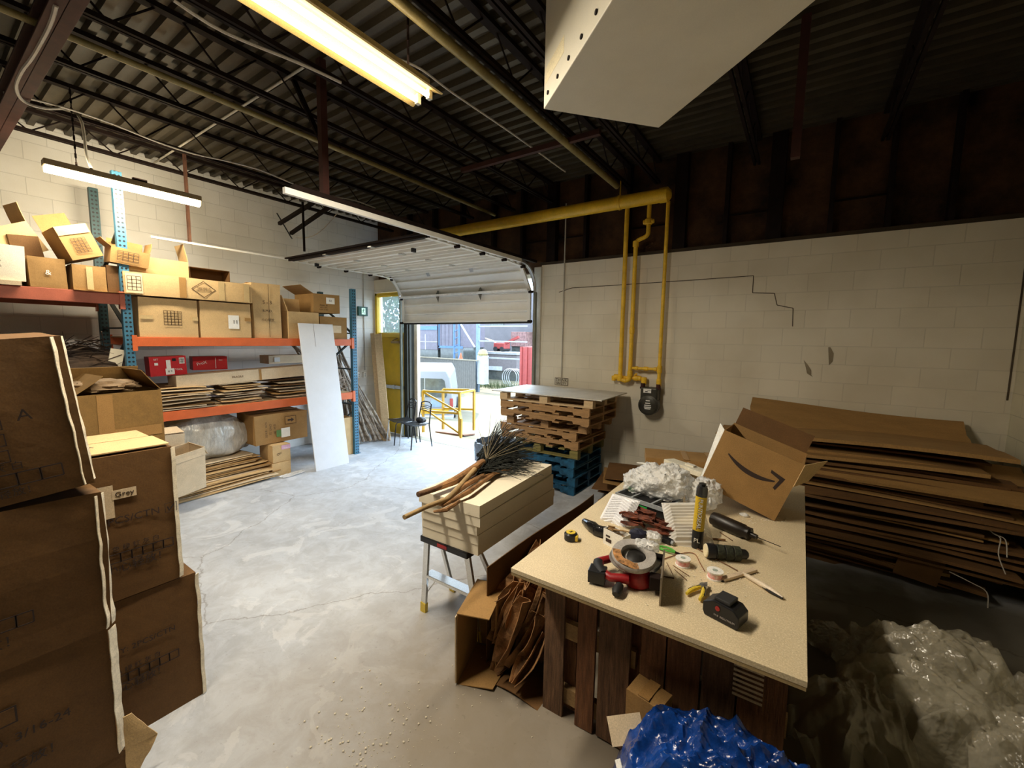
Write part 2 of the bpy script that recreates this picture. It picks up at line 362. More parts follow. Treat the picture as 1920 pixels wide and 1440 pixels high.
def face_mt(face, size, u, v, off=.002, roll=0):
    sx, sy, sz = size; ux, uy = [Vector(a) for a in FACE[face]]; nn = ux.cross(uy)
    c = Vector((0, 0, sz/2))
    half = {'+x': sx/2, '-x': sx/2, '+y': sy/2, '-y': sy/2, 'top': sz/2}[face]
    p = c+nn*(half+off)+ux*u+uy*v
    mt = Matrix((ux, uy, nn)).transposed().to_4x4() @ Matrix.Rotation(roll, 4, 'Z'); mt.translation = p
    return mt
OFF = {}
def decal_text(root, size, face, u, v, txt, h, m=None, roll=0, off=.003):
    off += OFF.get(root.name, 0)
    mt = face_mt(face, size, u, v, off, roll)
    return text_obj(txt, h, m or ink_soft, root, mt.translation, mt.to_euler())
def decal_rect(root, size, face, u, v, w_, h_, m, name='paper_label', off=.0022, roll=0, th=.0012):
    off += OFF.get(root.name, 0)
    mt = face_mt(face, size, u, v, off, roll)
    return MB().cb((0, 0, 0), (w_, h_, th)).build(name, m, root, mt.translation, mt.to_euler())
def decal_grid(root, size, face, u, v, n, cw, ch, m=None, roll=0, rows=1):
    mt = face_mt(face, size, u, v, .003+OFF.get(root.name, 0), roll); b = MB(); t = .0045
    for r in range(rows):
        for i in range(n):
            x = (i-(n-1)/2)*cw; y = (r-(rows-1)/2)*ch; w2 = cw/2*.96; h2 = ch/2*.96
            for (cx, cy, dx, dy) in ((x, y-h2, 2*w2, t), (x, y+h2, 2*w2, t), (x-w2, y, t, 2*h2), (x+w2, y, t, 2*h2)): b.cb((cx, cy, 0), (dx, dy, .001))
    return b.build('printed_grid', m or ink_soft, root, mt.translation, mt.to_euler())

# ------------------------------------------------------------------ cardboard boxes
def subd_box(sx, sy, sz, n=5, amp=.006, seed=0, freq=2.5, bulge=0):
    b = MB()
    bm = bmesh.new(); bmesh.ops.create_cube(bm, size=1)
    bmesh.ops.subdivide_edges(bm, edges=bm.edges[:], cuts=n, use_grid_fill=True)
    for v in bm.verts:
        p = v.co.copy(); q = Vector((p.x*sx, p.y*sy, (p.z+.5)*sz))
        if bulge:
            f = (1-abs(2*p.x)**2)*(1-abs(2*p.y)**2)*(1-abs(2*p.z)**2)
            q += Vector((p.x*(1-4*p.y**2)*(1-4*p.z**2), p.y*(1-4*p.x**2)*(1-4*p.z**2), p.z*(1-4*p.x**2)*(1-4*p.y**2)))*bulge
        q += Vector(noise.noise_vector(q*freq+Vector((seed*5.1, seed*2.3, seed*1.7))))*amp
        q.z = max(q.z, 0) if p.z < -.49 else q.z
        v.co = q
    bm.verts.index_update()
    b.v = [v.co.copy() for v in bm.verts]; b.f = [tuple(v.index for v in f.verts) for f in bm.faces]; bm.free()
    return b
SEED = [0]
def carton(label, loc, size, rot=(0, 0, 0), m=kraft, open_=None, amp=.006, bulge=.01, group=None, name='cardboard_box', tape=None, taped='y', flap=.5, seam=True, flap_m=None, angs=None):
    """loc = base centre. open_: None or list of flaps on '+x','-x','+y','-y' with the angle from vertical (deg, outward)"""
    SEED[0] += 1; sd = SEED[0]
    t = thing(name, label, 'box', loc, rot, group)
    sx, sy, sz = size; OFF[t.name] = (.42*bulge if open_ is None else 0)+amp*.55
    if open_ is None:
        subd_box(sx, sy, sz, 5, amp, sd, 2.5, bulge).build('body', m, t)
        if seam and taped:
            b = MB(); k = Vector((0, 0, sz+bulge*.5+amp*.25+.002))
            if taped == 'y': b.box(-.025, .025, -sy/2*.98, sy/2*.98, k.z-.004, k.z)
            else: b.box(-sx/2*.98, sx/2*.98, -.025, .025, k.z-.004, k.z)
            b.build('tape', tape or tape_m, t)
    else:
        th = .006; b = MB()
        for (fx0, fx1, fy0, fy1) in ((-sx/2, sx/2, -sy/2, -sy/2+th), (-sx/2, sx/2, sy/2-th, sy/2), (-sx/2, -sx/2+th, -sy/2+th, sy/2-th), (sx/2-th, sx/2, -sy/2+th, sy/2-th)):
            b.box(fx0, fx1, fy0, fy1, 0, sz)
        b.box(-sx/2+th, sx/2-th, -sy/2+th, sy/2-th, 0.001, th)
        b.jitter(amp, 2.0, sd).build('body', m, t)
        for side, ang in open_.items():
            a = R_(ang); L_ = (sx if side[1] == 'x' else sy)*flap
            fb = MB(); W_ = (sy if side[1] == 'x' else sx)*.97
            fb.grid(lambda u, v: (L_*u, (v-.5)*W_, .004*math.sin(u*3+sd)), 3, 3, .005)
            dirn = {'+x': 0, '+y': PI/2, '-x': PI, '-y': -PI/2}[side]
            d = sx/2 if side[1] == 'x' else sy/2
            mt = Matrix.Rotation(dirn, 4, 'Z') @ Matrix.Translation((d-.003, 0, sz)) @ Matrix.Rotation(-(PI/2-a), 4, 'Y')
            fb.v = [mt @ v for v in fb.v]
            fb.build('flap', flap_m or m, t)
    return t

# =================================================================== SETTING
XL, XR, YF, YB, HC = -7.66, 1.66, 5.90, -6.0, 4.46
def struct(name, mb, m, **k): return tag(mb.build(name, m, **k), None, None, kind='structure')
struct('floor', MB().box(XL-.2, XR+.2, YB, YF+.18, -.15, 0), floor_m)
struct('wall_left', MB().box(XL-.2, XL, YB, YF+.2, 0, 4.62), block_left)
struct('wall_right', MB().box(XR, XR+.2, YB, YF+.2, 0, 4.62), block_mat('cream_block_right', (.66, .62, .46), 1, .8, .35))
struct('wall_back', MB().box(XL-.2, XR+.2, YB-.2, YB, 0, 4.62), mat('dark_back_wall', (.10, .085, .06), .9))
GL, GR, GT = -6.60, -3.62, 3.10
wf = MB(); wf.box(GR+.12, XR+.2, YF, YF+.2, 0, 3.24); wf.box(XL, -6.68, YF, YF+.2, 3.0, 3.26); wf.box(XL-.1, XL+.02, YF, YF+.2, 0, 3.0)
struct('wall_far', wf, block_far)
uw = MB(); uw.box(XL-.2, XR+.2, YF+.12, YF+.2, 3.24, 4.62); uw.box(-6.68, GR+.2, YF+.02, YF+.2, GT+.02, 3.3)
struct('wall_upper', uw, fibre)
for i, x in enumerate([-6.6, -5.9, -5.2, -4.5, -3.9, -3.35, -2.78, -2.137, -1.44, -.894, -.38, .152, .635, 1.10]):
    big = x in (-1.44, -.38, -3.35)
    b = MB(); wd = .075 if big else .022
    b.box(x-wd, x+wd, YF+.0, YF+.12, 3.24, 4.55)
    if i in (4, 5, 7, 9, 11): b.box(x, x+.5, YF+.09, YF+.118, 3.62, 3.635)
    struct('trim_%d' % (i+1), b, steel_dark)
lg = MB(); lg.box(GR+.1, XR, YF-.015, YF+.12, 3.225, 3.265)
struct('trim_20', lg, mat('dark_ledge', (.05, .035, .02), .9))
# cream jamb column beside the roller door, dark steel jamb at its left
struct('trim_21', MB().box(GR, GR+.13, YF-.03, YF+.2, 0, 3.2), mat('cream_painted_jamb', (.62, .58, .5), .6), bevel=.004)
struct('trim_22', MB().box(-6.70, -6.60, YF-.04, YF+.2, 0, 3.15).box(-6.60, -6.57, YF+.0, YF+.05, 0, 3.1), mat('dark_olive_jamb', (.035, .035, .025), .5))
struct('trim_23', MB().box(-6.57, -6.48, YF+.12, YF+.2, 0, 3.1).box(-6.57, GR+.02, YF+.12, YF+.2, 3.06, 3.15), mat('cream_door_stop', (.75, .66, .5), .6))
struct('trim_24', MB().box(-6.68, GR+.02, YF-.02, YF+.6, -.2, .004), mat('pale_concrete_sill', (.30, .26, .18), .8, var=.15))
# crack running along the block joints
crk = mat('dark_crack', (.10, .075, .05), .95)
cp = [(1048, 548), (1072, 540), (1180, 533), (1300, 525), (1413, 517), (1411, 549), (1452, 550), (1457, 572), (1487, 578), (1486, 612)]
cb_ = MB(); pts = [aty(x, y, YF-.001) for x, y in cp]
for a, b in zip(pts, pts[1:]):
    cb_.bar(a, b, .009, .004, up=(0, 1, 0))
a = aty(1919, 553, YF); b2 = aty(1893, 751, YF)
cb_.bar(Vector((XR-.035, YF-.001, 3.2)), Vector((XR-.03, YF-.001, 1.55)), .014, .004, up=(0, 1, 0))
struct('trim_25', cb_, crk)
def gouge(poly, nm):
    p = [aty(x, y, YF) for x, y in poly]; q = MB().prism([(v.x, v.z) for v in p], YF-.004, YF+.0, 'y'); struct(nm, q, mat('bare_block_gouge', (.30, .25, .17), .95))
gouge([(1507, 675), (1514, 683), (1521, 694), (1521, 703), (1524, 707), (1513, 700), (1511, 690)], 'trim_26')
gouge([(1553, 651), (1557, 651), (1563, 663), (1561, 678), (1554, 685)], 'trim_27')
# corrugated roof deck, flutes along X
dk = MB(); P_ = .155; prof = []
y = YB
while y < YF+.2:
    prof += [(y, HC+.055), (y+.078, HC+.055), (y+.088, HC), (y+.145, HC)]; y += P_
for k, (yy, zz) in enumerate(prof): dk.v += [Vector((XL-.1, yy, zz)), Vector((XR+.1, yy, zz))]
for k in range(len(prof)-1): dk.f.append((2*k, 2*k+1, 2*k+3, 2*k+2))
o2 = len(dk.v); dk.box(XL-.2, XR+.2, YB-.2, YF+.3, HC+.15, HC+.2)
struct('ceiling', dk, deck_m)

# personnel door and transom in the corner
d1 = thing('door_1', None, None, (-7.16, YF+.03, 0), kind='structure')
yf = MB(); W2 = .47
yf.box(-W2, -W2+.06, -.04, .06, 0, 2.98).box(W2-.03, W2+.01, -.04, .06, 0, 2.98).box(-W2, W2, -.04, .06, 2.92, 2.98).box(-W2, W2, -.05, .06, 2.05, 2.13)
yf.build('frame', yellow_door, d1, bevel=.004)
MB().box(-W2+.06, W2-.03, .0, .045, .01, 2.05).build('panel', yellow_door, d1, bevel=.003)
pb = MB(); pb.box(-.36, .42, -.07, -.03, .98, 1.05).box(-.38, -.33, -.05, 0, .97, 1.06).box(.1, .16, -.075, -.02, .97, 1.06)
pb.build('push_bar', steel, d1, bevel=.004)
MB().box(.05, .3, -.06, 0, 1.93, 1.98).bar((.1, -.05, 1.99), (.35, -.14, 2.04), .02, .012).build('door_closer', mat('bronze_closer', (.30, .2, .08), .4, .4), d1)
w1 = thing('window_1', None, None, (-7.16, YF+.03, 2.13), kind='structure')
MB().box(-W2+.06, W2-.03, .01, .016, 0, .79).build('glass', glass, w1)
MB().box(-W2+.06, W2-.03, -.005, .03, 0, .02).box(-W2+.06, W2-.03, -.005, .03, .77, .79).build('glazing_bead', yellow_door, w1)

# =================================================================== OVERHEAD DOOR
gd = thing('overhead_door', 'white sectional overhead garage door rolled most of the way up', 'garage door', (-5.11, 0, 0))
path = []
def pth(s):
    # arclength from the bottom edge
    v0, r, yv, zt = 2.34, .42, 5.80, 3.24
    Lv = (zt-r)-v0; La = r*PI/2
    if s < Lv: return Vector((0, yv, v0+s)), 0
    if s < Lv+La:
        a = (s-Lv)/r; return Vector((0, yv-r+r*math.cos(a), zt-r+r*math.sin(a))), a
    return Vector((0, yv-r-(s-Lv-La), zt)), PI/2
sec = .50
for i in range(6):
    a, _ = pth(i*sec); b, _ = pth((i+1)*sec-.006)
    d = (b-a).normalized(); nn = Vector((0, -d.z, d.y))   # interior side
    Hh = (b-a).length; q = MB(); Wd = 1.49
    def PQ(x, s_, n_): return a+d*s_+nn*n_+Vector((x, 0, 0))
    # pan with returned edges and two pressed ribs
    prof_ = [(0, .0), (0, .045), (.03, .045), (.035, .006), (.155, .006), (.16, .042), (.185, .042), (.19, .006), (.32, .006), (.325, .042), (.35, .042), (.355, .006), (Hh-.035, .006), (Hh-.03, .045), (Hh, .045), (Hh, 0)]
    n_ = len(prof_)
    vs = [PQ(-Wd, s_, k) for s_, k in prof_]+[PQ(Wd, s_, k) for s_, k in prof_]
    q.add(vs, [tuple(range(n_)), tuple(range(n_, 2*n_))[::-1]]+[(k, k+n_, (k+1) % n_+n_, (k+1) % n_) for k in range(n_)])
    sc_ = q.build('door_section', white_p, gd)
    for x in (-1.47, 1.47): MB().add([PQ(x+dx, s_, n2) for dx in (-.03, .03) for s_ in (.01, Hh-.01) for n2 in (.044, .052)], [(0, 1, 3, 2), (4, 6, 7, 5), (0, 4, 5, 1), (2, 3, 7, 6), (0, 2, 6, 4), (1, 5, 7, 3)]).build('end_stile', white_p, sc_)
    for x in (-.5, .5):
        hg = MB()
        c = a+d*Hh+nn*.052
        if i in (0,): hg.add([c+nn*.03+Vector((x-.05, 0, 0)), c+nn*.03+Vector((x+.05, 0, 0)), c+d*.13+Vector((x, 0, 0))+nn*.006, c-d*.13+Vector((x, 0, 0))+nn*.006, c+nn*.05+Vector((x, 0, 0))], [(0, 4, 2), (1, 2, 4), (0, 3, 4), (1, 4, 3), (0, 2, 1, 3)])
        else: hg.bar(c-d*.04+Vector((x, 0, 0)), c+d*.04+Vector((x, 0, 0)), .07, .012, up=nn)
        hg.build('hinge', mat('hinge_grey', (.16, .15, .12), .4, .6) if i == 0 else steel, sc_)
    for x in (-1.5, 1.5): MB().cyl(a+nn*.06+Vector((x-.04 if x < 0 else x-.03, 0, 0)), a+nn*.06+Vector((x+.03 if x < 0 else x+.04, 0, 0)), .022).build('roller', steel_dark, sc_)
st = MB(); p, _ = pth(.52); st.box(-1.49, 1.49, p.y-.13, p.y-.055, p.z-.045, p.z-.01); st.build('stiffening_strut', mat('bright_white_strut', (.9, .9, .88), .3), gd, bevel=.005)
MB().box(-1.49, 1.49, 5.775, 5.81, 2.31, 2.345).build('bottom_seal', rubber, gd)
endp, _ = pth(3.0); st = MB().box(-1.49, 1.49, endp.y-.01, endp.y+.05, endp.z-.05, endp.z-.012).box(-1.52, 1.52, endp.y-.05, endp.y-.01, endp.z-.02, endp.z+.0); st.build('top_edge_bar', steel_dark, gd)
MB().box(-1.3, -1.27, endp.y+.3, endp.y+.36, endp.z-.1, endp.z-.05).box(.9, .93, endp.y+.3, endp.y+.36, endp.z-.1, endp.z-.05).build('lift_handle', black_m, gd)
def track(x, side, label):
    t = thing('door_track', label, 'door track', (x, 0, 0), group=None)
    pts = [Vector((0, 5.80, .05)), Vector((0, 5.80, 2.8))]
    for k in range(9):
        a = PI/2*k/8; pts.append(Vector((0, 5.38+.42*math.cos(a), 2.8+.42*math.sin(a))))
    q = MB()
    for a, b in zip(pts[1:], pts[2:]): q.bar(a, b, .05, .03)
    q.build('curved_rail', steel, t)
    MB().box(-.02, .02, 5.79, 5.84, .02, 2.8).build('upright_rail', mat('greenish_grey_rail', (.22, .23, .19), .5, .4), t)
    MB().box(-.02, .02, 1.88, 5.38, 3.2 if side > 0 else 3.225, 3.25).build('level_rail', white_p, t)
    if side > 0: MB().box(-.03, .03, 1.95, 5.8, 3.252, 3.29).build('angle_iron', steel_dark, t)
    return t
track(-3.56, 1, 'right hand white ceiling track of the garage door with dark angle iron')
track(-6.72, -1, 'left hand white ceiling track of the garage door, above the rack')
hb = thing('track_hanger', 'tall red brown hanger post with diagonal brace down to the right door track', 'hanger', (-3.66, 2.3, 3.29))
MB().box(-.03, .03, -.03, .03, 0, 1.17).build('post', steel_red, hb)
MB().bar((-.45, 0, 1.15), (-.03, 0, .5), .05, .02).build('brace', steel_dark, hb)
hb = thing('track_hanger', 'black rod and twin bars bracing the raised garage door to the left wall', 'hanger', (-5.95, 3.40, 3.25))
MB().box(-.012, .012, -.012, .012, 0, .68).build('rod', steel_dark, hb)
MB().bar((-.85, .1, .52), (.22, .1, .70), .045).bar((-.80, .25, .40), (.36, .25, .66), .045).build('cross_bar', steel_dark, hb)
MB().bar((-.9, .1, .68), (-.78, .25, .32), .07, .015).build('bracket', black_m, hb)
MB().tube([(-.75+1.1*k/10, .3, .34-.12*math.sin(PI*k/10)+.02*k) for k in range(11)], .006, 6).build('cable', cable_m, hb)

# =================================================================== ROOF STEEL
def joist(x, zb, label, y0=-2.5, y1=5.95):
    t = thing('steel_joist', label, 'joist', (x, 0, 0), group=None)
    MB().box(-.035, -.008, y0, y1, zb, zb+.035).box(.008, .035, y0, y1, zb, zb+.035).build('bottom_chord', steel_dark, t)
    MB().box(-.035, .035, y0, y1, HC-.04, HC-.002).build('top_chord', steel_dark, t)
    q = MB(); yy = y0; k = 0
    while yy+.7 < y1:
        q.cyl((0, yy, zb+.02), (0, yy+.28, HC-.02), .008, seg=6); q.cyl((0, yy+.42, HC-.02), (0, yy+.7, zb+.02), .008, seg=6); yy += .7
    q.build('web', steel_dark, t); return t
names = {-7.1: 'beside the left block wall', -6.10: 'above the blue rack', -4.97: 'above the rolled up door', -4.09: 'second left of the long light',
         -3.36: 'just left of the long light', -2.14: 'just right of the long light, over the rusty pipe', -1.75: 'nearest the white hanging box', -.6: 'in the dark right of the white box', .55: 'in the dark near the right wall'}
for x, nm in names.items():
    joist(x, 4.15 if x > -7 else 4.2, 'dark open web steel roof joist ' + nm)
g1 = tag(MB().box(XL, XR, .42, .56, 4.0, 4.02).box(XL, XR, .42, .56, 4.14, 4.16).box(XL, XR, .485, .495, 4.0, 4.16).build('roof_girder', steel_red, loc=(0, .25, .0), bevel=.003), 'red brown steel girder crossing the top left corner of the ceiling', 'girder')
g2 = tag(MB().bar((-3.6, 4.1, 4.1), (-1.8, 4.1, 4.1), .05, .05).build('roof_brace', steel_red), 'thin reddish steel brace crossing under the joists past the middle', 'brace')
tag(MB().box(-.03, .03, -.03, .03, 0, 1.0).build('hanging_post', steel_red, loc=(-.15, 4.0, 3.46)), 'dark red hanging steel post in the dark right of the white box', 'post')
tag(MB().cyl((0, -3, 0), (0, 5.8, 0), .024).build('ceiling_pipe', olive_pipe, loc=(-4.37, 0, 4.10), smooth=True), 'olive yellow pipe under the joists, left of the long light', 'pipe')
tag(MB().cyl((0, -3, 0), (0, 5.55, 0), .036).build('ceiling_pipe', olive_pipe, loc=(-2.17, 0, 4.08), smooth=True), 'thicker olive pipe running to the big yellow gas pipe', 'pipe')
tag(MB().cyl((-7.55, 0, 0), (-3.75, 0, 0), .011, seg=8).build('white_conduit', conduit_m, loc=(0, 2.2, 4.38), smooth=True), 'white electrical conduit crossing the ceiling from the left wall', 'conduit')
def cable(pts, r, label, m=cable_m, name='ceiling_cable'):
    q = []
    P = [Vector(p) for p in pts]
    for i in range(len(P)-1):
        for k in range(4):
            t = k/4; p0 = P[max(i-1, 0)]; p1 = P[i]; p2 = P[i+1]; p3 = P[min(i+2, len(P)-1)]
            q.append(.5*((2*p1)+(-p0+p2)*t+(2*p0-5*p1+4*p2-p3)*t*t+(-p0+3*p1-3*p2+p3)*t**3))
    q.append(P[-1])
    return tag(MB().tube(q, r, 6).build(name, m, smooth=True), label, 'cable')
cable([atz(745, 110, 4.2), atz(790, 130, 4.2), atz(850, 175, 4.2), atz(960, 250, 4.2), atz(1060, 322, 4.2)], .009, 'thin pale cable leading from the long light towards the far wall')
cable([atz(325, 0, 4.12), atz(420, 60, 4.12), atz(560, 118, 4.12), atz(640, 155, 4.1)], .011, 'pale twin cable clipped along the joist left of the long light')
cable([atz(105, 10, 4.0), atz(92, 50, 4.0), atz(62, 105, 4.0), atz(40, 135, 4.0), atz(30, 165, 4.0), atz(45, 190, 3.98), atz(85, 203, 4.0), atx(125, 205, -6.1), atx(150, 222, -6.05), atx(158, 255, -6.02), atx(162, 290, -6.0), atx(172, 318, -6.0)], .012, 'white cable looping from the top left girder down to the wall light')
cable([(-5.9, y, 4.13-.03*math.sin(y*4)) for y in np.linspace(.7, 4.6, 12)], .009, 'white cable draped along the joist above the blue rack')
cable([(XL+.012, 5.62, 3.4), (XL+.012, 5.62, 2.75), (XL+.012, 5.62, 1.35)], .009, 'thin grey conduit on the left wall running down past the exit sign', conduit_m, 'wall_conduit')
cable([(-3.09, 5.885, 4.1), (-3.09, 5.885, 2.5), (-3.09, 5.885, 1.36)], .010, 'thin vertical conduit on the far wall above the THINK SAFETY sign', conduit_m, 'wall_conduit')
tag(MB().box(-.03, .03, -.012, .012, 0, 1.2).build('wall_strap', mat('rusty_strap', (.16, .07, .04), .8, var=.3), loc=(-6.85, 2.33, 3.25)), 'rusty steel strap hanging beside the right end of the wall light', 'strap')

# =================================================================== LAMPS
tube_m = mat('glowing_tube', (1, 1, 1), .5, var=0, emit=((1, .80, .46), 5))
tube_m2 = mat('glowing_lens', (1, 1, 1), .5, var=0, emit=((1, .84, .52), 5))
lamp_h = mat('cream_lamp_housing', (.74, .56, .25), .45, var=.04)
def area(name, parent, sx, sy, watt, loc, rot, col):
    l = bpy.data.lights.new(name, 'AREA'); l.shape = 'RECTANGLE'; l.size = sx; l.size_y = sy; l.energy = watt; l.color = col
    o = bpy.data.objects.new(name, l); COL.objects.link(o); o.parent = parent; o.location = loc; o.rotation_euler = rot; return o
l2 = thing('fluorescent_light', 'long twin tube fluorescent light glowing yellow, hung from the ceiling joists', 'ceiling light', (-2.27, 1.0, 3.70))
q = MB().prism([(-.15, -.01), (-.05, .05), (.05, .05), (.15, -.01), (.14, -.015), (.04, .035), (-.04, .035), (-.14, -.015)], -1.22, 1.22, 'y'); q.build('reflector', lamp_h, l2)
MB().box(-.05, .05, -1.2, 1.2, .05, .10).build('housing', lamp_h, l2, bevel=.005)
for x in (-.055, .055):
    tb = MB().cyl((x, -1.18, -.012), (x, 1.17, -.012), .017, seg=12).build('tube', tube_m, l2, smooth=True)
    MB().box(x-.015, x+.015, 1.17, 1.2, -.035, .03).build('lamp_holder', white_p, tb)
    MB().box(x-.015, x+.015, -1.21, -1.18, -.035, .03).build('lamp_holder', white_p, tb)
for yy in (-.9, 1.05):
    q = MB()
    for k in range(14):
        z = .1+k*.045; q.box(-.008, .008, yy-.003, yy+.003, z, z+.05) if k % 2 else q.box(-.003, .003, yy-.008, yy+.008, z, z+.05)
    q.build('chain', steel_dark, l2)
area('fluorescent_lamp', l2, .2, 2.3, 68, (0, 0, -.04), (0, 0, 0), (1, .90, .74))
area('deck_uplight', l2, .1, 2.3, 3.5, (0, 0, .12), (PI, 0, 0), (1, .85, .62))
l1 = thing('fluorescent_light', 'short glowing fluorescent light hung in front of the left wall above the boxes', 'ceiling light', (-6.0, 1.54, 3.61))
MB().box(-.06, .06, -.63, .63, .0, .055).build('housing', mat('tan_lamp_housing', (.42, .3, .16), .5), l1, bevel=.006)
MB().prism([(-.055, 0), (-.045, -.05), (0, -.065), (.045, -.05), (.055, 0)], -.62, .62, 'y').build('lens', tube_m2, l1)
q = MB()
for k in range(18):
    z = .055+k*.042; q.box(-.008, .008, -.403, -.397, z, z+.045) if k % 2 else q.box(-.003, .003, -.408, -.392, z, z+.045)
q.build('chain', steel_dark, l1)
MB().box(-.02, .02, .02, .14, .055, .09).build('bracket', steel_dark, l1)
area('fluorescent_lamp', l1, .1, 1.2, 26, (0, 0, -.08), (0, 0, 0), (1, .90, .72))
area('deck_uplight', l1, .08, 1.2, 2.5, (0, 0, .08), (PI, 0, 0), (1, .86, .6))  # added light above the opaque housing, brightens the roof deck
area('fluorescent_side', l1, .05, 1.2, 14, (-.07, 0, -.03), (0, R_(80), 0), (1, .86, .6))

# =================================================================== WHITE HANGING BOX
A = atz(1018, 207, 3.35); B = atz(1235, 240, 3.35); Cc = atz(1528, 2, 3.35)
ang = math.atan2((Cc-B).y, (Cc-B).x); ux = Vector((math.cos(ang), math.sin(ang), 0)); uy = Vector((-ux.y, ux.x, 0))
Wb = (A-B).length; Lb = (Cc-B).length+.05
sgn = 1 if (A-B).dot(uy) > 0 else -1
hd = thing('unit_heater', 'big white sheet metal heater box hanging at an angle from the ceiling', 'heater', (B.x, B.y, 3.35), (0, 0, ang))
MB().box(0, Lb, min(0, sgn*Wb), max(0, sgn*Wb), 0, .78).build('casing', white_duct, hd, bevel=.004)
for k in range(7):
    for s_ in (.0, 1): MB().lathe([(.011, 0), (.011, .005), (.004, .007)], 8, mt=Matrix.Translation((Lb*(.07+k*.14), sgn*(Wb+.001), .05 if s_ == 0 else .9)) @ Matrix.Rotation(-PI/2*sgn, 4, 'X')).build('screw', steel_dark, hd)
MB().box(.02, .30, sgn*Wb-.001, sgn*Wb+.002, .12, .2).build('warning_sticker', cream, hd)
MB().cyl((.1, sgn*Wb/2, .75), (.1, sgn*Wb/2, 1.1), .01).build('hanger_rod', steel_dark, hd)

# =================================================================== GAS PIPING AND METER
gp = thing('gas_header_pipe', 'fat yellow gas pipe running along the top of the far wall', 'pipe', (0, 5.60, 3.88))
MB().cyl((-6.3, 0, 0), (-1.53, 0, 0), .085, seg=28).build('pipe', yellow_pipe, gp, smooth=True)
MB().lathe([(.09, 0), (.092, .05), (.09, .1), (.05, .135), (.0, .14)], 24, mt=Matrix.Translation((-1.62, 0, 0)) @ Matrix.Rotation(PI/2, 4, 'Y')).build('end_cap', yellow_pipe, gp, smooth=True)
MB().lathe([(.088, 0), (.094, .005), (.094, .035), (.088, .04)], 24, mt=Matrix.Translation((-2.16, 0, 0)) @ Matrix.Rotation(PI/2, 4, 'Y')).bar((-2.14, 0, .09), (-2.14, 0, .3), .03, .006).build('strap', yellow_pipe, gp)
def pipe_thing(label, pts, r, fits=()):
    t = thing('gas_pipe', label, 'pipe', pts[0])
    P = [Vector(p)-Vector(pts[0]) for p in pts]
    # rounded corners
    Q = [P[0]]
    for i in range(1, len(P)-1):
        a = (P[i-1]-P[i]).normalized(); b = (P[i+1]-P[i]).normalized(); rr = r*1.8
        for k in range(5):
            u = k/4; Q.append(P[i]+a*rr*(1-u)**2+b*rr*u**2)
    Q.append(P[-1]); MB().tube(Q, r, 16).build('pipe', yellow_pipe, t, smooth=True)
    for (c, ax, rr, hl) in fits:
        c = Vector(c)-Vector(pts[0]); ax = Vector(ax).normalized()
        MB().tube([c-ax*hl, c-ax*hl*.8, c+ax*hl*.8, c+ax*hl], [rr*.9, rr, rr, rr*.9], 12).build('fitting', yellow_pipe, t)
    return t
yw = 5.78
pipe_thing('leftmost vertical yellow gas pipe, thick, dropping to the valves beside the meter', [(-2.10, yw, 3.85), (-2.10, yw, 1.50), (-1.96, yw, 1.50), (-1.96, yw, 1.56)], .030, [((-2.10, yw, 1.53), (0, 0, 1), .042, .04), ((-2.03, yw, 1.50), (1, 0, 0), .036, .02)])
pipe_thing('middle vertical yellow gas pipe with an offset bend near the top', [(-1.80, yw, 3.85), (-1.80, yw, 3.45), (-1.96, yw, 3.40), (-1.96, yw, 2.3), (-1.96, yw, 1.56)], .028, [((-1.80, yw, 3.63), (0, 0, 1), .05, .035), ((-1.80, yw, 3.63), (1, 0, 0), .03, .07), ((-1.96, yw, 3.36), (0, 0, 1), .04, .04), ((-1.96, yw, 2.2), (0, 0, 1), .036, .05), ((-1.96, yw, 1.6), (0, 0, 1), .038, .04)])
pipe_thing('right hand vertical yellow gas pipe ending at the meter outlet', [(-1.56, yw, 3.85), (-1.56, yw, 1.46)], .024, [((-1.56, yw, 1.68), (0, 0, 1), .034, .05), ((-1.56, yw, 1.50), (0, 0, 1), .034, .05)])
pipe_thing('short level yellow gas pipe bridging the two risers above the meter', [(-1.93, yw, 1.68), (-1.59, yw, 1.68)], .020, [((-1.87, yw, 1.68), (1, 0, 0), .028, .02), ((-1.74, yw, 1.68), (1, 0, 0), .028, .03), ((-1.61, yw, 1.68), (1, 0, 0), .028, .02)])
v = pipe_thing('yellow gas valve run with stopcocks just left of the meter', [(-2.20, yw+.03, 1.54), (-1.77, yw+.03, 1.54), (-1.77, yw+.03, 1.43)], .022, [((-2.17, yw+.03, 1.54), (1, 0, 0), .04, .03), ((-2.2, yw+.03, 1.52), (0, 0, 1), .035, .035), ((-1.88, yw+.03, 1.54), (1, 0, 0), .038, .035), ((-1.83, yw+.03, 1.54), (1, 0, 0), .034, .02), ((-1.77, yw+.03, 1.51), (0, 0, 1), .038, .05)])
MB().bar((.3, -.03, .05), (.34, -.03, .05), .03, .012).cyl((.32, -.0, 0), (.32, -.0, .07), .014).build('valve_handle', yellow_pipe, v)
gm = thing('gas_meter', 'dark round gas meter with label plate on the far wall', 'meter', (-1.665, 5.77, 1.06))
MB().box(-.115, .115, -.07, .1, .19, .37).build('upper_case', meter_m, gm, bevel=.02)
MB().lathe([(.03, 0), (.10, .01), (.128, .03), (.135, .05), (.135, .15), (.1, .16)], 28, mt=Matrix.Translation((0, .08, .13)) @ Matrix.Rotation(PI/2, 4, 'X')).build('drum', meter_m, gm, smooth=True)
MB().lathe([(.02, 0), (.11, .0), (.118, .012), (.1, .02)], 28, mt=Matrix.Translation((0, -.07, .13)) @ Matrix.Rotation(PI/2, 4, 'X')).build('front_cover', meter_m, gm, smooth=True)
MB().box(-.07, .035, -.078, -.068, .30, .355).build('dial_window', paper, gm)
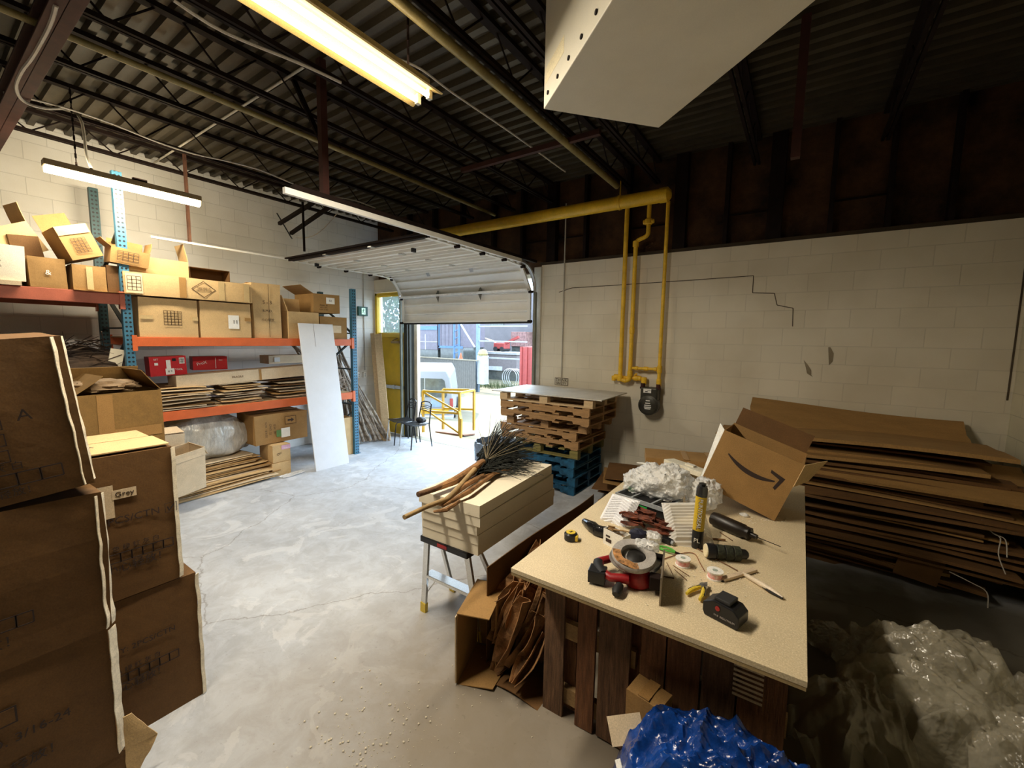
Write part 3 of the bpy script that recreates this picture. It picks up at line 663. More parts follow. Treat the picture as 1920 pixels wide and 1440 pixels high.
MB().box(-.045, -.01, -.08, -.077, .31, .322).box(-.02, .03, -.08, -.077, .335, .34).build('dial_digits', ink, gm)
q = MB()
for i, (zz, wd) in enumerate(((.19, .05), (.155, .06), (.125, .08), (.10, .085), (.08, .07))): q.box(-wd*.55, wd*.55, -.094, -.088, zz, zz+.014)
q.build('name_plate', paper, gm)
for x in (-.105, .105): MB().cyl((x, 0, .36), (x, 0, .42), .03).cyl((x, 0, .345), (x, 0, .37), .038).build('coupling', steel_red, gm)
sg = thing('wall_sign', 'small THINK SAFETY sign on the far wall just above the pallet stack', 'sign', (-3.09, 5.893, 1.345))
MB().box(-.115, .115, -.004, .0, 0, .115).build('plate', mat('cream_sign_plate', (.62, .57, .45), .6), sg)
MB().box(-.115, .115, -.006, -.004, .109, .115).box(-.115, .115, -.006, -.004, .0, .004).box(-.115, -.11, -.006, -.004, 0, .115).box(.11, .115, -.006, -.004, 0, .115).build('border', ink, sg)
text_obj('THINK', .068, ink, sg, (0, -.006, .078), (PI/2, 0, 0)); text_obj('SAFETY', .052, ink, sg, (0, -.006, .028), (PI/2, 0, 0))
ex = thing('exit_sign', 'green running man exit sign on the left wall near the yellow door', 'sign', (XL+.02, 5.58, 2.49))
MB().box(-.02, .03, -.11, .11, 0, .19).build('case', mat('dark_green_sign', (.0, .06, .035), .4), ex)
MB().box(.03, .034, -.04, .05, .03, .16).build('pictogram_panel', mat('pale_green_panel', (.55, .85, .65), .4, emit=((.6, 1, .75), .3)), ex)
q = MB().lathe([(.001, 0), (.012, 0), (.012, .002)], 10, mt=Matrix.Translation((.035, .01, .14)) @ Matrix.Rotation(PI/2, 4, 'Y'))
for a, b in (((0, .13), (-.005, .09)), ((-.005, .09), (.015, .065)), ((.015, .065), (.012, .04)), ((-.005, .09), (-.02, .065)), ((0, .12), (.025, .11)), ((0, .12), (-.022, .105))): q.bar((.036, a[0], a[1]), (.036, b[0], b[1]), .011, .002, up=(1, 0, 0))
q.build('running_figure', mat('sign_green', (0, .12, .06), .5), ex)
for zz, yy, lab in ((1.25, 5.45, 'white socket box low on the left wall, left one of the pair'), (1.25, 5.60, 'white socket box low on the left wall, under the conduit')):
    e = thing('electrical_box', lab, 'socket', (XL+.02, yy, zz)); MB().box(-.02, .02, -.04, .04, -.06, .06).build('cover', white_p, e, bevel=.004)
    MB().box(.02, .022, -.012, .012, .01, .03).box(.02, .022, -.012, .012, -.03, -.01).build('socket_slot', grey_plastic, e)

# =================================================================== PALLET RACK
RX, RXB = -6.35, -7.35
rk = thing('pallet_rack', 'blue and orange steel pallet rack along the left wall, full of cartons and flat cardboard', 'rack', (RX, 1.52, 0))
def post(x, y, h, m_, zb=0):
    p = MB().box(-.035, .035, -.042, .042, 0, h).build('upright_post', m_, rk, (x-RX, y-1.52, zb))
    MB().box(-.06, .06, -.06, .06, 0, .006).build('foot_plate', m_, p); return p
for y, h, mm in ((1.52, 3.82, post_blue), (4.47, 2.86, post_blue), (-1.4, 3.82, post_blue)):
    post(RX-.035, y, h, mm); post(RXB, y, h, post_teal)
    zz = .25
    k = 0
    while zz+.5 < h:
        q = MB(); a = Vector((RX-.07, y, zz)); b = Vector((RXB+.03, y, zz)); b2 = Vector((RXB+.03, y, zz+.5))
        MB().bar(a-rk.location, b-rk.location, .04, .02).build('cross_brace', brace_m, rk)
        MB().bar((a if k % 2 else b)-rk.location, (b2 if k % 2 else Vector((RX-.07, y, zz+.5)))-rk.location, .04, .02).build('diagonal_brace', brace_m, rk)
        zz += .62; k += 1
def beam(y0, y1, z, h, m_, lab=None):
    for x in (RX, RXB+.02):
        b = MB().box(-.05, 0, y0+.045, y1-.045, 0, h).build('beam', m_, rk, (x-RX, -1.52, z), bevel=.004)
        for yy in (y0+.02, y1-.06): MB().box(-.055, .008, yy, yy+.045, -.05, h+.02).build('beam_connector', m_, b)
    MB().box(RXB-RX+.02, -.052, y0+.05, y1-.05, h-.012, h).build('shelf_deck', wood_pale, rk, (0, -1.52, z))
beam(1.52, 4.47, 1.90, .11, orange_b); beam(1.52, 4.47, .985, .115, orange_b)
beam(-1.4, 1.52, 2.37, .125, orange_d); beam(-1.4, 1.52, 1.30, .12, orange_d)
ZS, ZM, ZL, ZLL = 2.012, 1.102, 2.497, 1.422

def FC(label, y0, y1, z0, z1, depth=.5, x=-6.37, **k):
    "carton with its front face on the plane x, spanning y0..y1"
    return carton(label, (x-depth/2, (y0+y1)/2, z0), (depth, y1-y0, z1-z0), **k), (depth, y1-y0, z1-z0)
t, sz = FC('wide tan carton with a printed table, left end of the upper orange shelf', 1.62, 2.20, ZS, 2.475, .55, m=kraft_light)
decal_grid(t, sz, '+x', .03, 0, 5, .035, .035, rows=5); decal_rect(t, sz, '+x', -.22, 0, .12, .045, tape_c, 'tape'); decal_rect(t, sz, '+x', .26, 0, .06, .045, tape_c, 'tape')
t, sz = FC('tan carton with a white label numbered 11 on the upper orange shelf', 2.23, 2.83, ZS, 2.475, .55, m=kraft_light)
decal_rect(t, sz, '+x', .08, -.02, .13, .18, paper); decal_text(t, sz, '+x', .10, -.02, '11', .07, ink, off=.004); decal_rect(t, sz, '+x', .26, .02, .08, .045, tape_m, 'tape')
t, sz = FC('long low tan carton with a diamond mark lying across two cartons on the upper shelf', 1.50, 2.84, 2.492, 2.745, .40, x=-6.33, m=kraft_light)
mt = face_mt('+x', sz, .10, 0, .009); q = MB()
for a, b in (((-.13, 0), (0, .1)), ((0, .1), (.13, 0)), ((.13, 0), (0, -.1)), ((0, -.1), (-.13, 0))): q.bar((*a, 0), (*b, 0), .007, .001)
q.build('diamond_mark', ink_soft, t, mt.translation, mt.to_euler()); decal_text(t, sz, '+x', .10, .014, 'THIS SIDE UP', .026); decal_text(t, sz, '+x', .10, -.016, 'HANDLE CARE', .026)
for u in (-.12, .30, .60): decal_rect(t, sz, '+x', u, 0, .07, .245, tape_m if u < 0 else tape_c, 'tape')
decal_rect(t, sz, '+x', -.58, 0, .15, .22, kraft_pale, 'faded_label'); decal_grid(t, sz, '+x', -.58, 0, 3, .04, .04, rows=4)
t, sz = FC('open bright carton flap standing up behind the long low carton', 1.80, 2.26, 2.748, 2.99, .30, x=-6.74, m=kraft_light, open_={'+y': -10})
t = carton('dark open shallow carton lying on its side on top of the long carton, black inside', (-7.02, 2.52, 2.845), (.20, .48, .25), (0, PI/2, 0), m=kraft_dark, open_={}, amp=.004)
t, sz = FC('tall narrow creased carton standing on the upper shelf right of the label 11 carton', 2.88, 3.26, ZS, 2.79, .40, x=-6.40, m=kraft_light, amp=.012)
decal_text(t, sz, '+x', 0, .0, 'B.M.D.', .05, ink, roll=0); decal_text(t, sz, '+x', 0, .12, 'S - 3', .07, ink_soft); decal_text(t, sz, '+x', 0, -.13, '小心轻放', .045, ink_soft); decal_rect(t, sz, '+x', .02, 0, .006, .75, ink_soft, 'cut_line')
t, sz = FC('open carton with raised flap on the upper shelf just behind the white panel top', 3.37, 3.86, ZS, 2.42, .45, x=-6.40, m=kraft_light, open_={'-x': 5, '-y': 20})
t, sz = FC('plain carton at the right end of the upper shelf beneath the labelled one', 3.88, 4.36, ZS, 2.37, .45, x=-6.40, m=kraft)
decal_rect(t, sz, '+x', .05, -.02, .15, .12, kraft_pale, 'paper_label')
t, sz = FC('printed carton with white label stacked topmost at the right end of the upper shelf', 3.80, 4.26, 2.43, 2.73, .55, x=-6.44, m=kraft, open_={'-y': 60})
decal_rect(t, sz, '+x', .06, .05, .15, .10, paper); decal_text(t, sz, '+x', .06, .05, '02', .05, ink, off=.004)
for i, tx in enumerate(('MODEL: 88', 'QTY: 1 PC', 'N.W. 12 KG')): decal_text(t, sz, '+x', -.06, -.03-i*.035, tx, .028, ink_soft)
# middle shelf
def redbox(label, loc, rot, size, big):
    t = carton(label, loc, size, rot, m=red_box, amp=.002, bulge=.0, name='red_box')
    f = '+x'
    if big:
        decal_rect(t, size, f, 0, .01, .045, .13, paper); decal_rect(t, size, f, .01, -.07, .09, .075, paper); decal_rect(t, size, f, .14, .06, .055, .075, paper)
        decal_rect(t, size, f, .06, .075, .04, .035, black_m, 'black_patch'); decal_rect(t, size, f, -.12, .03, .035, .03, paper); decal_text(t, size, f, .10, -.05, 'TOOL', .03, paper); decal_text(t, size, f, -.12, .085, 'SET', .03, paper)
        decal_grid(t, size, f, .14, .06, 3, .014, .018, ink, rows=3); decal_text(t, size, f, 0.01, -.07, '8 9', .035, ink, off=.004)
    else:
        decal_text(t, size, f, -.10, 0, 'ProX', .055, paper, roll=.25); decal_rect(t, size, f, .06, 0, .006, .15, paper); decal_text(t, size, f, .12, .04, 'MAX', .02, paper)
    return t
redbox('bright red printed box with white stickers tilted on top of the middle shelf pile', (-6.66, 1.93, 1.53), (R_(2), R_(0), R_(-3)), (.22, .37, .24), True)
redbox('darker red box behind, second on top of the middle shelf pile', (-6.95, 2.50, 1.56), (0, 0, R_(-10)), (.25, .40, .185), False)
t, sz = FC('small grey carton with label at the back of the middle shelf pile', 3.35, 3.9, 1.60, 1.73, .3, x=-7.0, m=kraft_pale); decal_rect(t, sz, '+x', -.15, 0, .09, .07, paper)
t = carton('very long flat brown carton lying along the middle shelf on top of the flat sheets', (-6.60, 2.86, 1.40), (.30, 1.80, .16), (R_(2.2), 0, 0), m=kraft_pale, amp=.006)
decal_rect(t, (.30, 1.8, .16), '+x', .1, 0, .03, .16, tape_m, 'tape'); decal_text(t, (.30, 1.8, .16), '+x', -.2, 0, 'FRAGILE', .04)

# flat cardboard sheets: a few prototype meshes, every sheet its own object
SHEETS = []
for k in range(8):
    random.seed(40+k); f = [random.uniform(-1, 1) for _ in range(6)]
    def fn(u, v, f=f, k=k):
        x = (u-.5); y = (v-.5)
        e = .012*noise.noise(Vector((u*9, v*3, k))); e2 = .012*noise.noise(Vector((u*3, v*9, k+9)))
        return (x+(e if abs(y) > .45 else 0)*.6+(.02*f[4] if (v > .6 and abs(x) > .49) else 0), y+(e2 if abs(x) > .45 else 0)*.6, .010*math.sin(u*3+f[0]*3)+.010*math.sin(v*5*f[1]+f[2])+.010*f[3]*x*y)
    SHEETS.append([MB().grid(fn, 8, 8, .009).mesh('cardboard_sheet', mm_) for mm_ in (kraft, kraft_light, kraft_pale, kraft_dark)])
def sheet(label, group, x, y, z, sx, sy, rot=0, tone=None, tilt=(0, 0), zs=1):
    tone = random.choice((0, 1, 2)) if tone is None else tone
    o = bpy.data.objects.new('cardboard_sheet', random.choice(SHEETS)[tone]); COL.objects.link(o)
    o.location = (x, y, z); o.scale = (sx, sy, zs); o.rotation_euler = (tilt[0], tilt[1], rot)
    return tag(o, label, 'cardboard', group)
def pile(label, group, x, y, z0, z1, sx, sy, n, rot=0, jit=.04, tone=None, tl=.01, zs=.35, edge=None):
    for k in range(n):
        zz = z0+(z1-z0)*k/max(1, n-1)
        xx = x+random.uniform(-jit, jit*.6); lx = sx*random.uniform(.9, 1.02)
        sheet(label, group, xx, y+random.uniform(-jit, jit), zz, lx, sy*random.uniform(.86, 1.04), rot+random.uniform(-.1, .1), tone if tone is not None else random.choice((0, 1, 2, 2, 2, 3)), (random.uniform(-tl, tl), random.uniform(-tl, tl)), zs)
random.seed(5)
pile('flattened carton in the left stack on the middle orange shelf', 'flattened cartons, left stack on the middle shelf', -6.62, 1.98, 1.115, 1.38, .52, .66, 13, jit=.06, zs=.9, tl=.03)
pile('flattened carton in the centre stack on the middle orange shelf', 'flattened cartons, centre stack on the middle shelf', -6.66, 2.70, 1.115, 1.38, .50, .56, 12, jit=.05, zs=.9, tl=.03)
pile('flattened carton in the right stack on the middle orange shelf, behind the white panel', 'flattened cartons, right stack on the middle shelf', -6.68, 3.50, 1.115, 1.38, .52, .70, 10, jit=.05, zs=.9, tl=.03)
pile('long board lying over the left and centre stacks on the middle shelf', 'long boards on the middle shelf', -6.72, 2.75, 1.385, 1.40, .5, 2.1, 2, jit=.02)
random.seed(9)
# heap on the floor under the rack
n = 19
for k in range(n):
    z = .012+k*.017; f = k/n
    sheet('flattened carton in the heap on the floor under the rack', 'flattened cartons on the floor under the rack', -6.42-.32*f+random.uniform(-.03, .03), 2.30+random.uniform(-.08, .08)+.05*f, z, .62, 1.45*(1-.25*f)*random.uniform(.85, 1.05), random.uniform(-.07, .07), random.choice((1, 2, 2, 0)), (R_(.8), R_(-2.0+random.uniform(-.9, .9))), 1.1)

t, sz = FC('big scuffed carton with up arrow and green sticker under the orange shelf, upper of two', 2.80, 3.57, .47, .90, .55, x=-6.34, m=kraft, amp=.012)
decal_rect(t, sz, '+x', .12, .10, .17, .12, ink_soft, 'arrow_panel_border'); decal_rect(t, sz, '+x', .12, .10, .155, .105, kraft, 'arrow_panel', .0032)
mt = face_mt('+x', sz, .12, .10, .0155); MB().prism([(-.045, -.012), (.01, -.012), (.01, -.032), (.05, 0), (.01, .032), (.01, .012), (-.045, .012)], 0, .001).build('arrow_mark', ink, t, mt.translation, mt.to_euler())
decal_rect(t, sz, '+x', .04, -.08, .13, .14, paper); decal_rect(t, sz, '+x', -.06, -.08, .07, .10, mat('dull_green_sticker', (.10, .20, .05), .6), 'green_sticker')
for i, tx in enumerate(('N.W. 18 KGS', 'C/NO. 22', 'G.W. 20')): decal_text(t, sz, '+x', -.24+i*.06, 0, tx, .04, ink_soft, roll=-PI/2)
t, sz = FC('small carton with pink label standing on another at the floor under the rack', 2.97, 3.23, .20, .455, .38, x=-6.22, m=kraft_light, amp=.006)
decal_rect(t, sz, '+x', .06, .085, .13, .06, mat('pink_label', (.72, .42, .58), .6)); decal_text(t, sz, '+x', .06, .075, 'flower', .03, paper, off=.004); decal_text(t, sz, '+x', -.04, .0, 'On:', .05, ink, roll=.5)
t, sz = FC('low carton on the floor carrying the pink labelled one', 2.95, 3.22, .0, .195, .38, x=-6.21, m=kraft_light, amp=.005)
tag(MB().grid(lambda u, v: ((u-.5)*.16*(1-.4*(2*v-1)**2), (v-.5)*.36, .012+.02*noise.noise(Vector((u*4, v*7, 3)))), 8, 14, .003).build('plastic_wrapper', plastic_white, loc=(-6.10, 3.18, .005), rot=(0, 0, .15), smooth=True), 'crumpled clear plastic wrapper on the floor in front of the rack', 'wrapper')
# the sacks
def blob(sx, sy, sz, seed, amp=.08, freq=3, fold=0, nseg=48, flat=.0):
    q = MB(); nv = nseg//2
    for i in range(nv+1):
        ph = PI*i/nv-PI/2
        for j in range(nseg):
            th = 2*PI*j/nseg; n3 = Vector((math.cos(ph)*math.cos(th), math.cos(ph)*math.sin(th), math.sin(ph)))
            r = 1+amp*noise.noise(n3*freq+Vector((seed, seed*2, 0)))+amp*.4*noise.noise(n3*freq*3.1+Vector((seed, 0, seed)))
            if fold: r += fold*abs(noise.noise(Vector((n3.x*5+seed, n3.y*5, n3.z*1.5))))
            sq = lambda t: math.copysign(abs(t)**.8, t)
            q.v.append(Vector((sq(n3.x)*sx/2*r, sq(n3.y)*sy/2*r, max((sq(n3.z)*.5*r+.5)*sz, flat))))
    for i in range(nv):
        for j in range(nseg):
            j2 = (j+1) % nseg; q.f.append((i*nseg+j, i*nseg+j2, (i+1)*nseg+j2, (i+1)*nseg+j))
    return q
tag(blob(.62, 1.05, .60, 3, .10, 2.6, .12).build('plastic_sack', sack_m, loc=(-6.78, 2.30, .34), rot=(R_(-4), R_(0), 0), smooth=True), 'large silvery plastic sack slumped on the cardboard under the shelf', 'sack')
tag(blob(.45, .5, .42, 8, .12, 3, .1).build('plastic_sack', sack_m, loc=(-6.95, 2.80, .36), smooth=True), 'smaller silvery sack behind, next to the arrow carton', 'sack')
# crumpled cartons at front left under the rack
carton('battered open pale carton on the cardboard heap under the rack, left of the sack', (-6.04, 1.84, .19), (.30, .36, .52), (R_(6), R_(8), R_(14)), m=kraft_pale, amp=.03, open_={'+x': 170, '+y': 160}, flap=.3)
carton('pale carton with folded top flaps behind the battered open one', (-6.32, 1.72, .62), (.34, .34, .24), (R_(-3), 0, R_(10)), m=kraft_pale, amp=.02, open_={'-x': 70, '+x': -70, '-y': 30})
carton('low brown carton supporting the flapped one under the left end of the shelf', (-6.40, 1.74, .30), (.36, .36, .31), (0, 0, R_(5)), m=kraft, amp=.01)
t, sz = FC('open topped carton with a hand hole at the right foot of the rack', 4.07, 4.42, .0, .66, .36, x=-6.40, m=kraft_light, open_={'-x': 8})
decal_rect(t, sz, '+x', -.02, .12, .10, .035, ink, 'hand_hole')
wp = thing('leaning_panel', 'tall plain white board leaning against the rack shelves', 'panel', (-5.965, 3.475, 0))
# leaning: foot on the floor, top against the upper beam
ft0 = Vector((-5.965, 3.475, 0)); ft1 = Vector((-5.965, 4.04, 0)); tp = Vector((-6.32, 3.44, 2.245)); e1 = (ft1-ft0).normalized(); e2 = (tp-ft0); Lw = e2.length; e2 = (e2-e1*e2.dot(e1)).normalized(); e3 = e1.cross(e2)
wmt = Matrix((e1, e2, e3)).transposed().to_4x4()
q = MB().box(0, .57, 0, Lw, -.018, 0, wmt); q.build('board', mdf_white, wp, bevel=.002)
q = MB().box(.235, .238, Lw-.36, Lw, .0, .0012, wmt) if e3.x > 0 else MB().box(.235, .238, Lw-.36, Lw, -.0195, -.018, wmt); q.build('saw_cut', ink_soft, wp)

# left bay
t, sz = FC('bright white-faced carton at the far left edge of the high red beam shelf', .25, .78, 2.54, 2.88, .5, x=-6.34, m=kraft_white, amp=.008); 
for i in range(3): decal_text(t, sz, '+x', .05, .06-i*.05, 'WB 24 06', .03, ink_soft)
t, sz = FC('thin flat carton under the white-faced one on the high shelf', .15, .74, 2.497, 2.537, .5, x=-6.30, m=kraft_pale, amp=.002, bulge=0)
t, sz = FC('dark brown carton with a tape scrap on the high red beam shelf', .80, 1.06, ZL, 2.80, .42, x=-6.36, m=kraft, amp=.01); decal_text(t, sz, '+x', .0, .0, '&', .07, paper)
t, sz = FC('square taped carton at the right end of the high red beam shelf', 1.10, 1.36, ZL, 2.76, .38, x=-6.34, m=kraft, amp=.008); decal_rect(t, sz, '+x', .0, 0, .05, .24, tape_c, 'tape')
sheet('crushed flat sheet under the cartons at the right end of the high shelf', None, -6.5, 1.35, 2.485+.015, .4, .5, 0, 0, (0, 0), .3)
t = carton('open carton tipped on its side atop the others, printed table on its face', (-6.50, 1.22, 2.83), (.34, .27, .34), (R_(21), R_(-4), R_(4)), m=kraft, amp=.01, open_={'-x': 4}); decal_grid(t, (.34, .27, .34), '+x', .0, -.04, 4, .03, .03, rows=5); decal_rect(t, (.34, .27, .34), '+x', 0, .12, .26, .09, kraft_light, 'top_flap')
t = carton('yellow brown open carton tipped back at the far left of the high shelf', (-6.75, .80, 2.82), (.34, .36, .30), (R_(28), 0, R_(10)), m=kraft_light, amp=.01, open_={'+y': 10, '-y': 30})
t = carton('dark carton half hidden between the white-faced and tipped cartons', (-6.66, .82, 2.80), (.20, .22, .22), (R_(8), 0, R_(12)), m=kraft_dark, amp=.012)
t = carton('shallow open carton with a bent end flap atop the post end of the high shelf', (-6.50, 1.58, 2.83), (.34, .33, .17), (R_(-6), R_(4), R_(-4)), m=kraft, amp=.012, open_={'+y': 5, '-x': 12, '-y': 50}, flap=.35); decal_grid(t, (.34, .33, .17), '+x', -.02, .0, 4, .045, .035, rows=3)
t = carton('small dark carton wedged below the shallow open one beside the blue post', (-6.60, 1.46, ZL), (.4, .15, .30), m=kraft_dark)
t, sz = FC('cream carton strip end poking out behind the long carton', 1.58, 1.84, 2.75, 2.82, .2, x=-6.42, m=kraft_light, amp=.003)
def twigs(n, x0, x1, y0, y1, z0, z1, L, r, sd, tilt=.5, q=None):
    random.seed(sd); q = q or MB()
    for _ in range(n):
        p = Vector((random.uniform(x0, x1), random.uniform(y0, y1), random.uniform(z0, z1))); a = random.uniform(0, 2*PI)
        d = Vector((math.cos(a)*.35, math.sin(a), random.uniform(-tilt, tilt))).normalized(); l = L*random.uniform(.5, 1)
        k = Vector((random.uniform(-.1, .1), random.uniform(-.1, .1), random.uniform(-.05, .1)))*l
        q.tube([p-d*l/2, p+k, p+d*l/2], [r, r*.8, r*.3], 5)
    return q
q = blob(.7, 1.9, .45, 21, .2, 3)
tag(twigs(650, -.33, .33, -.9, .62, .05, .50, .5, .006, 3, q=q).build('brushwood_heap', mat('dark_brushwood', (.05, .028, .014), .9, var=.4), loc=(-6.75, .72, 1.44)), 'dark heap of brushwood and palm scraps on the lower left shelf', 'brushwood', kind='stuff')
tag(MB().box(-.01, .01, 0, .12, 0, .45).jitter(.004).build('foam_sheet', foam, loc=(-6.45, 1.28, 1.44), rot=(R_(-12), 0, 0)), 'narrow pale offcut standing behind the blue rack post', 'offcut')
t = carton('brown taped open carton with crumpled flaps, behind the front stack', (-4.52, .93, .90), (.5, .50, .70), (0, 0, R_(4)), m=mat('mid_brown_cardboard', (.26, .145, .04), .8, bump=.2, bscale=14), amp=.008, open_={'-x': -30, '-y': -50, '+y': -35}, flap=.4)
decal_rect(t, (.5, .5, .7), '+x', -.10, 0, .09, .68, tape_m, 'tape'); decal_rect(t, (.5, .5, .7), '+x', .09, .03, .29, .08, tape_m, 'tape')
carton('brown carton hidden beneath the taped open one', (-4.52, .93, .0), (.52, .52, .89), (0, 0, R_(4)), m=kraft)
tag(blob(.34, .42, .1, 4, .2, 3).build('paper_bundle', mat('crumpled_kraft_paper', (.36, .24, .13), .8, var=.3), loc=(-4.52, .90, 1.585), smooth=True), 'crumpled brown paper bundle stuffed in the taped carton', 'paper')

# =================================================================== FRONT CARTON STACKS
szB = (.56, .74, .735)
kraft_front = mat('shade_darkened_cardboard', (.135, .064, .016), .8, var=.12, scale=5, bump=.2, bscale=14)  # cardboard colour darkened for the shade on the front stacks
def print_big(t, s, top=True, chars='颜色  重  绿  红  灰'):
    decal_text(t, s, '+x', .12, -.05, '小心轻放！', .05, ink); decal_grid(t, s, '+x', .10, .01, 8, .045, .05); decal_text(t, s, '+x', .10, .06, '色 绿 红 灰 白', .03, ink)
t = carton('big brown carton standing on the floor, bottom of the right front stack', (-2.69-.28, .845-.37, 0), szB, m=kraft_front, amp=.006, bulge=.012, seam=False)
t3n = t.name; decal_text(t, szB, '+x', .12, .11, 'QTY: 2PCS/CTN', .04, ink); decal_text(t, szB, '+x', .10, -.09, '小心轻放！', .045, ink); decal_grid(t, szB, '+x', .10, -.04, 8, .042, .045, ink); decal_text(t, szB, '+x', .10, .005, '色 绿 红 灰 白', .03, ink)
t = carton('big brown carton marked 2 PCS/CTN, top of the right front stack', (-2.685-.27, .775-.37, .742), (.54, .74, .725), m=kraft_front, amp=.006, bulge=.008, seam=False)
s2 = (.54, .74, .725); t4n = t.name
decal_text(t, s2, '+x', .22, .04, '2 PCS/CTN ☑', .05, ink); decal_rect(t, s2, '+x', .02, .14, .22, .16, kraft_pale, 'label_residue'); decal_rect(t, s2, '+x', .02, .18, .10, .018, ink, 'bar'); decal_rect(t, s2, '+x', .02, .13, .10, .018, ink, 'bar')
decal_rect(t, s2, '+x', .17, .17, .09, .045, kraft_pale, 'colour_label', .0034); decal_text(t, s2, '+x', .17, .17, 'Grey', .035, ink, off=.005)
decal_text(t, s2, '+x', .20, -.20, '小心轻放！', .05, ink); decal_grid(t, s2, '+x', .20, -.145, 7, .042, .045, ink); decal_text(t, s2, '+x', .20, -.10, '色 绿 红 灰 白', .03, ink)
for (x0, x1, y0, y1, zz, nm) in ((-.26, -.03, -.36, .36, .733, 0), (.0, .262, -.36, -.165, .733, 1), (.0, .262, -.155, .365, .735, 2)):
    MB().box(x0, x1, y0, y1, zz, zz+.006).jitter(.004, 3, nm).build('top_flap', kraft_light, t)
decal_text(t, s2, 'top', -.05, -.15, 'MADE IN CHINA', .04, ink, off=.022)
# left front stack
szA = (.60, .80, .605)
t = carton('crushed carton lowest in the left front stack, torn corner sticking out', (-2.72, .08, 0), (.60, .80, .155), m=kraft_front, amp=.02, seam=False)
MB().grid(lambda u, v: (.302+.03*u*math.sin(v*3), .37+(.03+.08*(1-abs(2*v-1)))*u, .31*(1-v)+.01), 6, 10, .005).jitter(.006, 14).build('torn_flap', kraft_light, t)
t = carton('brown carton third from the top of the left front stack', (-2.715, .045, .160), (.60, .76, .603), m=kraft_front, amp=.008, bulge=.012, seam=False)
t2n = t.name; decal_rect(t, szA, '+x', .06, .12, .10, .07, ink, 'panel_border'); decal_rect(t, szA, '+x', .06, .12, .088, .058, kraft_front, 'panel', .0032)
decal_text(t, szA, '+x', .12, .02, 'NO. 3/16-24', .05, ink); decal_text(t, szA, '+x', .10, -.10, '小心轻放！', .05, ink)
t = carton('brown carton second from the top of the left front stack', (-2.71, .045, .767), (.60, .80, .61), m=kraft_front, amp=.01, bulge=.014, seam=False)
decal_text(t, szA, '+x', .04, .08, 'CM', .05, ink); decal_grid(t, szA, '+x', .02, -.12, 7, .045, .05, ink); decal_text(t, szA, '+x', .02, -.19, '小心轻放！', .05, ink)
def torn(t, size, w_, sd, lean=0):
    sx, sy, sz = size
    q = MB().grid(lambda u, v: (sx/2+.012-(w_)*u+.004*noise.noise(Vector((v*6, sd, 0))), sy/2-w_*.5+(w_*.5+.014)*u+.006*noise.noise(Vector((v*7, sd, 4))), sz*(.01+.98*v)), 3, 22, .003)
    q.build('lit_edge', white_edge, t)
white_edge = mat('doorlit_torn_edge', (.80, .70, .52), .8, var=.12, scale=30)  # door light on the box corners painted into these pale torn strips
torn(t, szA, .045, 1)
torn(bpy.context.scene.objects[t2n], szA, .035, 2); torn(bpy.context.scene.objects[t3n], szB, .010, 3); torn(bpy.context.scene.objects[t4n], s2, .012, 4)
szT = (.60, .80, .62)
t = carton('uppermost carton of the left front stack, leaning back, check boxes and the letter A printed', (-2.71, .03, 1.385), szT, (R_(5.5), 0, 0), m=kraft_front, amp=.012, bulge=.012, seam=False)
mt = face_mt('+x', szT, .17, .05, .0155)
b = MB(); tt = .0035
for i in range(7):
    cy = .20-i*.062; cx = 0
    for (dx, dy, wx, wy) in ((0, -.022, .05, tt), (0, .022, .05, tt), (-.025, 0, tt, .047), (.025, 0, tt, .047)): b.cb((cx+dx, cy+dy, 0), (wx, wy, .001))
b.build('check_boxes', ink, t, mt.translation, mt.to_euler())
decal_text(t, szT, '+x', .255, .02, 'A', .06, ink); decal_text(t, szT, '+x', .165, .008, '✓', .05, ink)
for i, tx in enumerate(('2 PCS', '4 PCS', '6 PCS')): decal_text(t, szT, '+x', .03, .04-i*.075, tx, .06, ink)
decal_grid(t, szT, '+x', .14, -.215, 6, .06, .05, ink); decal_text(t, szT, '+x', .14, -.165, '绿 红 灰 白', .035, ink); decal_text(t, szT, '+x', .16, -.265, '小心轻放！', .035, ink)
torn(t, szT, .06, 6)

# =================================================================== SORT OF CLUTTER BY THE LEFT DOOR
def chair(label, loc, rz, first=None):
    t = thing('stacking_chair', label, 'chair', loc, (0, 0, rz), 'stacking chairs by the doorway')
    seat = MB().grid(lambda u, v: ((u-.5)*.42*(1-.12*(v)), (v-.5)*.40, .445+.02*(abs(2*u-1)**3)*.5-.012*math.sin(PI*v)), 8, 8, .012); seat.build('seat', black_m, t, smooth=True)
    for s in (-1, 1):
        MB().tube([(s*.21, -.23, 0), (s*.20, -.185, .40), (s*.195, -.15, .435), (s*.19, .10, .43)], .012, 8).build('leg', steel if s < 0 else black_m, t, smooth=True)
        MB().tube([(s*.21, .22, 0), (s*.195, .17, .42), (s*.185, .20, .60), (s*.17, .235, .80)], .012, 8).build('leg', black_m, t, smooth=True)
    MB().tube([(-.17, .235, .80), (-.10, .25, .83), (0, .255, .835), (.10, .25, .83), (.17, .235, .80)], .012, 8).build('top_rail', black_m, t, smooth=True)
    for k in range(4): MB().tube([(-.18, .205+.008*k, .66+.032*k), (0, .23+.008*k, .665+.032*k), (.18, .205+.008*k, .66+.032*k)], .008, 6).build('back_bar', black_m, t)
    return t
chair('black and chrome stacking chair in front, nearer the open doorway, cap on its seat', (-5.93, 5.46, 0), R_(-12))
chair('black stacking chair further left, against the yellow door', (-6.40, 5.52, 0), R_(-20))
cp_ = thing('cap', 'black cap lying on the seat of the front chair', 'cap', (-5.85, 5.52, .455)); blob(.19, .17, .11, 2, .05, 2).build('crown', black_m, cp_, smooth=True)
